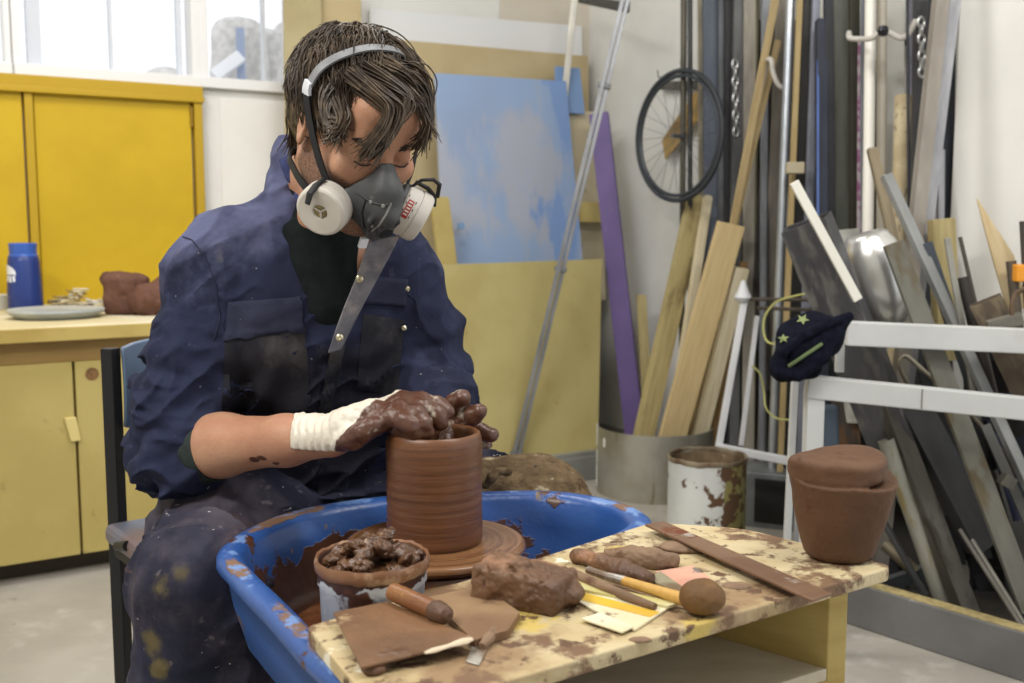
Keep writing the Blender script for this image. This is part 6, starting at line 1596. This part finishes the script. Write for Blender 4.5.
bundle([(366, 70, 1.41), (392, 84, 1.40), (408, 98, 1.40), (404, 112, 1.395), (390, 128, 1.388), (380, 142, 1.38)], 50, .006, seed=3)
bundle([(380, 62, 1.43), (406, 74, 1.41), (422, 92, 1.42), (428, 116, 1.425), (424, 136, 1.425), (418, 148, 1.43)], 60, .0055, seed=4)
bundle([(372, 66, 1.42), (402, 84, 1.41), (416, 100, 1.41), (426, 118, 1.42), (430, 132, 1.43)], 45, .005, seed=5)
bundle([(340, 78, 1.42), (330, 94, 1.41), (326, 110, 1.405), (329, 124, 1.40), (337, 133, 1.395)], 80, .0065, seed=6)
bundle([(334, 82, 1.43), (336, 96, 1.41), (341, 108, 1.40), (343, 121, 1.392), (337, 134, 1.392), (331, 140, 1.392)], 70, .006, seed=7)
bundle([(322, 92, 1.44), (318, 106, 1.43), (322, 120, 1.42), (330, 130, 1.41)], 50, .006, seed=17)
bundle([(310, 96, 1.50), (300, 98, 1.50), (293, 106, 1.505), (296, 118, 1.50), (306, 124, 1.49)], 60, .006, seed=8)
bundle([(306, 94, 1.52), (297, 104, 1.52), (291, 118, 1.53), (294, 134, 1.54), (292, 148, 1.55)], 50, .006, seed=9)
bundle([(308, 100, 1.49), (314, 108, 1.475), (318, 122, 1.465), (312, 132, 1.47)], 40, .005, seed=10)
bundle([(345, 60, 1.45), (372, 44, 1.46), (384, 34, 1.47), (392, 40, 1.47), (396, 52, 1.46)], 10, .006, .0007, seed=11)
bundle([(350, 52, 1.46), (356, 40, 1.47), (366, 34, 1.47), (376, 40, 1.46)], 12, .006, .0007, seed=12)
bundle([(330, 46, 1.50), (318, 56, 1.50), (305, 72, 1.51), (298, 88, 1.51)], 30, .006, .0008, seed=21)
bundle([(372, 38, 1.48), (392, 42, 1.47), (408, 52, 1.46), (420, 66, 1.45), (426, 84, 1.44)], 34, .006, .0009, seed=22)
bundle([(360, 46, 1.46), (380, 58, 1.44), (398, 72, 1.42), (412, 92, 1.41), (420, 104, 1.41)], 40, .007, .0010, seed=23)
bundle([(402, 66, 1.43), (418, 70, 1.43), (428, 84, 1.44), (432, 100, 1.44), (428, 108, 1.44)], 22, .006, .0009, seed=13)
build('hair_locks', LK, hairm, hair, True)

# ---- respirator
rb_ = M('mask_rubber', (76, 78, 80), .55, 0, (56, 58, 60), 14, stains=[((130, 126, 120), 30, .60, .8)], bump=.0004, bscale=120)
rbd = M('mask_strap_black', (26, 27, 30), .6); wfm = M('filter_white', (216, 212, 204), .5, 0, (204, 198, 188), 8, stains=[((150, 116, 92), 30, .66, .72), ((120, 70, 60), 60, .70, .74)], bump=.0004, bscale=120)
v = Vol(np.array(hd(0, .09, -.065)) - .11, np.array(hd(0, .09, -.065)) + .11, .0018)
v.chain([hd(0, .104, -.014), hd(0, .120, -.038), hd(0, .126, -.058)], [.013, .021, .024], .010)
v.add(ellf(hd(0, .088, -.062), (.043, .034, .042), HRn), .02)
v.add(ellf(hd(0, .110, -.082), (.024, .022, .027), HRn), .014)
v.add(capf(hd(-.04, .080, -.076), hd(.04, .080, -.076), .020, .020), .012)
v.chain([hd(0, .143, -.064), hd(0, .134, -.090), hd(0, .112, -.110)], [.011, .010, .009], .008)
for s in (-1, 1): v.chain([hd(s * .012, .138, -.052), hd(s * .022, .134, -.076), hd(s * .014, .128, -.104)], [.0035, .0035, .003], .004)
v.cut(ellf(hd(0, .060, -.050), (.050, .045, .055), HRn), .004)
P, Q = v.mesh(); mask = npmesh('respirator', P, Q, rb_, PT, relax=2, label='grey rubber half-mask respirator over nose and mouth')
m = MB(); m.lathe([(0, .008), (.010, .008), (.013, .004), (.013, -.004)], hd(0, .140, -.084), frame_from_z(HF * .9 - HU * .3), 24); build('exhale_valve', m, rbd, mask, True)
def filt(c, ax, r, L, label, red=False):
    z_ = (HR @ V(*ax)).normalized(); R = frame_from_z(z_); C = hd(*c)
    m = MB(); m.lathe([(0, -.020), (r * .62, -.020), (r * .7, -.012), (r * .9, -.006), (r * .93, 0), (r * .9, .002)], C, R, 40); build('filter_socket', m, rb_, mask, True)
    m = MB(); m.lathe([(0, 0), (r * .95, 0), (r, .002), (r, L * .45), (r * .96, L * .47), (r * .96, L * .54), (r * 1.0, L * .56), (r * .985, L * .84), (r * .93, L * .95), (r * .86, L), (r * .40, L * 1.01), (r * .30, L * .98), (r * .27, L * .80), (0, L * .80)], C, R, 56)
    o = build('filter_cartridge', m, wfm, mask, True, auto=25, label=label)
    return C, z_, R
C1, z1_, R1 = filt((-.058, .080, -.082), (-.72, .66, -.05), .036, .030, None)
m = MB(); m.lathe([(0, .0245), (.0098, .0245), (.0098, .0255), (0, .0255)], C1, R1, 24); build('filter_grille', m, M('grille_ochre', (160, 146, 104), .6, 0, (120, 104, 70), 60), mask)
for a in range(3):
    m = MB(); aa = a * 2.094; m.tube([C1 + R1 @ V(0, 0, .027), C1 + R1 @ V(.0105 * math.cos(aa), .0105 * math.sin(aa), .027)], .0014, 6); build('grille_rib', m, wfm, mask, True)
C2, z2_, R2 = filt((.054, .080, -.084), (.80, .55, -.22), .038, .040, None)
# red and black printed mark on the far cartridge: text-like bars as they show
redm = M('print_red', (176, 52, 44), .5); blk = M('print_dark', (70, 40, 40), .6)
def cyl_mark(C, R, r, z0, z1, a0, a1, mat, nm, n=8):
    m = MB()
    for i in range(n + 1):
        a = a0 + (a1 - a0) * i / n
        for z in (z0, z1): m.v.append(tuple(C + R @ V((r + .0006) * math.cos(a), (r + .0006) * math.sin(a), z)))
    for i in range(n): m.f.append((2 * i, 2 * i + 2, 2 * i + 3, 2 * i + 1))
    m.mi = [0] * n; return build(nm, m, mat, mask)
# find the side of the cartridge that looks at the camera
def facing(C, R):
    d = (CAM - C).normalized(); l = R.transposed() @ d; return math.atan2(l.y, l.x)
fa = facing(C2, R2)
cyl_mark(C2, R2, .038, .004, .013, fa - .42, fa + .30, redm, 'red_print')
for k in range(5): cyl_mark(C2, R2, .0384, .0055, .0115, fa - .36 + k * .12, fa - .30 + k * .12, M('print_pale', (226, 214, 206), .5), 'print_letter', 2)
for k in range(7): cyl_mark(C2, R2, .038, .0145 if k % 2 else .002, .0158 if k % 2 else .0032, fa - .6 + k * .15, fa - .5 + k * .15, blk, 'small_print', 2)
# straps
def band(name, pts, w_, th_, mat, par, outc=None, n=10):
    """flat band through points; its flat side faces away from the head centre"""
    out = []
    for i in range(len(pts) - 1):
        p0, p1, p2, p3 = pts[max(i - 1, 0)], pts[i], pts[i + 1], pts[min(i + 2, len(pts) - 1)]
        for k in range(n):
            t_ = k / n; out.append(.5 * ((2 * p1) + (p2 - p0) * t_ + (2 * p0 - 5 * p1 + 4 * p2 - p3) * t_ * t_ + (3 * p1 - p0 - 3 * p2 + p3) * t_ ** 3))
    out.append(pts[-1]); m = MB(); oc = outc or HC
    for i, p in enumerate(out):
        t_ = (out[min(i + 1, len(out) - 1)] - out[max(i - 1, 0)]).normalized(); nn_ = (p - oc); nn_ = (nn_ - t_ * nn_.dot(t_)).normalized(); sd2 = t_.cross(nn_)
        for a_, b_ in ((-1, -1), (1, -1), (1, 1), (-1, 1)): m.v.append(tuple(p + sd2 * (w_ / 2 * a_) + nn_ * (th_ / 2 * b_)))
    for k in range(len(out) - 1):
        for e in range(4): a = k * 4 + e; b = k * 4 + (e + 1) % 4; m.f.append((a, b, b + 4, a + 4))
    m.f += [(3, 2, 1, 0), tuple(len(m.v) - 4 + e for e in range(4))]; m.mi = [0] * len(m.f)
    return build(name, m, mat, par, True, auto=40)
greyb = M('headband_grey', (132, 134, 138), .45, 0, (112, 114, 118), 20); whb = M('headband_clip', (226, 230, 238), .4)
band('headband', [hd(-.0925, .010, .054), hd(-.084, .012, .082), hd(-.060, .014, .104), hd(-.022, .016, .120), hd(.02, .016, .120), hd(.044, .014, .104), hd(.060, .010, .078)], .013, .003, greyb, mask)
for s in (-1, 1):
    band('strap_clip', [hd(s * .0935, .010, .062), hd(s * .0940, .010, .052), hd(s * .0925, .011, .044)], .014, .005, whb, mask, n=3)
    band('strap', [hd(s * .0935, .010, .046), hd(s * .0880, .022, .020), hd(s * .0800, .042, -.012), hd(s * .0700, .062, -.040), hd(s * .056, .078, -.062)], .011, .003, rbd, mask)
    band('neck_strap', [hd(s * .050, .070, -.092), hd(s * .068, .030, -.088), hd(s * .072, -.01, -.082), hd(s * .062, -.050, -.078), hd(0, -.085, -.082)], .012, .003, rbd, mask, hd(0, -.01, -.08))
    m = MB(); m.tube([hd(s * .072, .075, -.046), hd(s * .088, .086, -.050), hd(s * .098, .094, -.058), hd(s * .100, .098, -.072)], [.0045, .0055, .0055, .0045], 10, flat=.6); build('strap_lever', m, rbd, mask, True)
m = MB(); m.tube([hd(.060, .085, -.050), hd(.072, .088, -.036), hd(.088, .092, -.032), hd(.099, .095, -.038), hd(.101, .097, -.058)], [.0022, .0025, .003, .0035, .003], 10); build('strap_hook', m, rbd, mask, True)
MKB = bvh_of(mask)
seam([(357, 193), (366, 199), (374, 203), (384, 206), (391, 203)], MKB, mask, .0012, M('mask_seam', (24, 25, 27), .5))
seam([(391, 203), (386, 215), (379, 226), (370, 232)], MKB, mask, .0016, M('mask_edge_pale', (128, 128, 126), .5))
seam([(366, 199), (362, 212), (364, 226), (370, 232)], MKB, mask, .0012, M('mask_seam', (24, 25, 27), .5))
for x, y in ((371, 202), (383, 206), (372, 226)):
    q_, n_ = cast(x, y, MKB)
    if q_ is not None: m = MB(); m.lathe([(0, 0), (.0028, 0), (.0024, .0016), (0, .0022)], q_, frame_from_z(n_), 14); build('stud', m, M('stud_grey', (150, 150, 148), .4, .3), mask, True)
m = MB(); m.box(hd(-.010, .116, -.122), (.012, .006, .016), HR); build('chin_clip', m, whb, mask, bev=.001)

# ---- chair
cb_ = M('chair_black_steel', (30, 30, 32), .5, .3); cpl = M('chair_shell_blue', (74, 92, 118), .35, 0, (84, 104, 130), 4, spec=.5)
CT = thing('chair', V(-.42, 1.84, 0), 'black square-tube chair with blue grey plastic seat and back, under the potter', 'chair')
ca = math.radians(38); cf = V(math.sin(ca), -math.cos(ca), 0); cr = V(-math.cos(ca), -math.sin(ca), 0)
postb = V((107.5 - 512) / F * 1.86, 1.86, 0)
sq = .026
sc_ = postb - cr * .20 + cf * .19                      # seat centre
def cpt(r, f, z): return V(sc_.x, sc_.y, 0) + cr * r + cf * f + V(0, 0, z)
RC = Matrix((cr, cf, V(0, 0, 1))).transposed()
zb = at(107, 348, 1.86).z
for r in (-1, 1):
    m = MB(); m.box(cpt(r * .20, -.19, zb / 2), (sq, sq, zb), Matrix.Identity(3)) if False else m.box(cpt(r * .20, -.19, zb / 2), (sq * .95, sq * .95, zb), RC @ Matrix.Rotation(.6, 3, 'Z')); build('leg', m, cb_, CT, bev=.002)
    m = MB(); m.box(cpt(r * .20, .17, .255), (sq, sq, .51), RC); build('leg', m, cb_, CT, bev=.002)
    m = MB(); m.box(cpt(r * .20, -.01, .495), (sq * .8, .36, sq * .8), RC); build('side_rail', m, cb_, CT, bev=.002)
for f in (-.19, .17): m = MB(); m.box(cpt(0, f, .495), (.40, sq * .8, sq * .8), RC); build('cross_rail', m, cb_, CT, bev=.002)
m = MB(); m.box(cpt(.012, -.0, .530), (.43, .37, .036), RC); build('seat', m, M('seat_blue_grey', (96, 108, 128), .45, 0, (110, 90, 88), 5), CT, bev=.012)
# curved back shell
zb0, zb1 = at(120, 434, 1.86).z, at(120, 341, 1.86).z
vs = []; m = MB(); nn2 = 14
for L_, o_ in ((0, 0), (1, -.012)):
    for j in range(7):
        z = zb0 + (zb1 - zb0) * j / 6
        for i in range(nn2 + 1):
            t_ = -1 + 2 * i / nn2; e_ = .01 * (abs(t_) > .95)
            m.v.append(tuple(cpt(t_ * (.185), -.175 - .035 * (1 - t_ * t_) + o_ + .01 * math.sin(j / 6 * math.pi), z - (.012 * (t_ ** 6) if j == 6 else -.012 * (t_ ** 6) if j == 0 else 0))))
W_ = nn2 + 1; Z_ = 7 * W_
for j in range(6):
    for i in range(nn2):
        a = j * W_ + i; m.f.append((a, a + 1, a + W_ + 1, a + W_)); b = a + Z_; m.f.append((b, b + W_, b + W_ + 1, b + 1))
for i in range(nn2): a = i; m.f.append((a, a + Z_, a + Z_ + 1, a + 1)); a = 6 * W_ + i; m.f.append((a, a + 1, a + Z_ + 1, a + Z_))
for j in range(6): a = j * W_; m.f.append((a, a + W_, a + W_ + Z_, a + Z_)); a = j * W_ + nn2; m.f.append((a, a + Z_, a + W_ + Z_, a + W_))
m.mi = [0] * len(m.f); build('backrest', m, cpl, CT, True, bev=.004)
m = MB(); m.tube([at(118, 546, 1.79), at(128, 546, 1.74)], .009, 12); build('bolt', m, cb_, CT, True)

# ---- clay-caked cloth over the far knee
v = Vol((-.08, 1.58, .50), (.14, 1.86, .70), .003)
v.add(capf(knL + V(-.06, -.004, .006), knL + V(.006, -.004, .010), .100, .098), .02); v.add(capf(knL + V(.01, 0, 0), knL + V(.06, -.03, -.06), .095, .08), .03)
v.cut(boxf((knL.x, knL.y, .50), (.2, .2, .06), None, .01), .01)
v.chain([at(486, 486, 1.62), at(491, 477, 1.62), at(499, 470, 1.63), at(509, 472, 1.65)], [.006, .008, .008, .007], .006)
v.disp(lambda x, y, z: .010 * (fbm((x, y, z), 35, 3) - .5) + .004 * (fbm((x, y, z), 130, 4, 2) - .5), .03)
P, Q = v.mesh(); npmesh('clay_cloth', P, Q, M('cloth_brown_fuzzy', (116, 98, 74), .95, 0, (88, 72, 54), 30, stains=[((176, 166, 140), 26, .60, .70), ((66, 50, 38), 18, .60, .70)], bump=.004, bscale=160, spec=.1), label='rough brown clay-caked towel draped over the potter\'s far knee behind the tray', cat='towel')
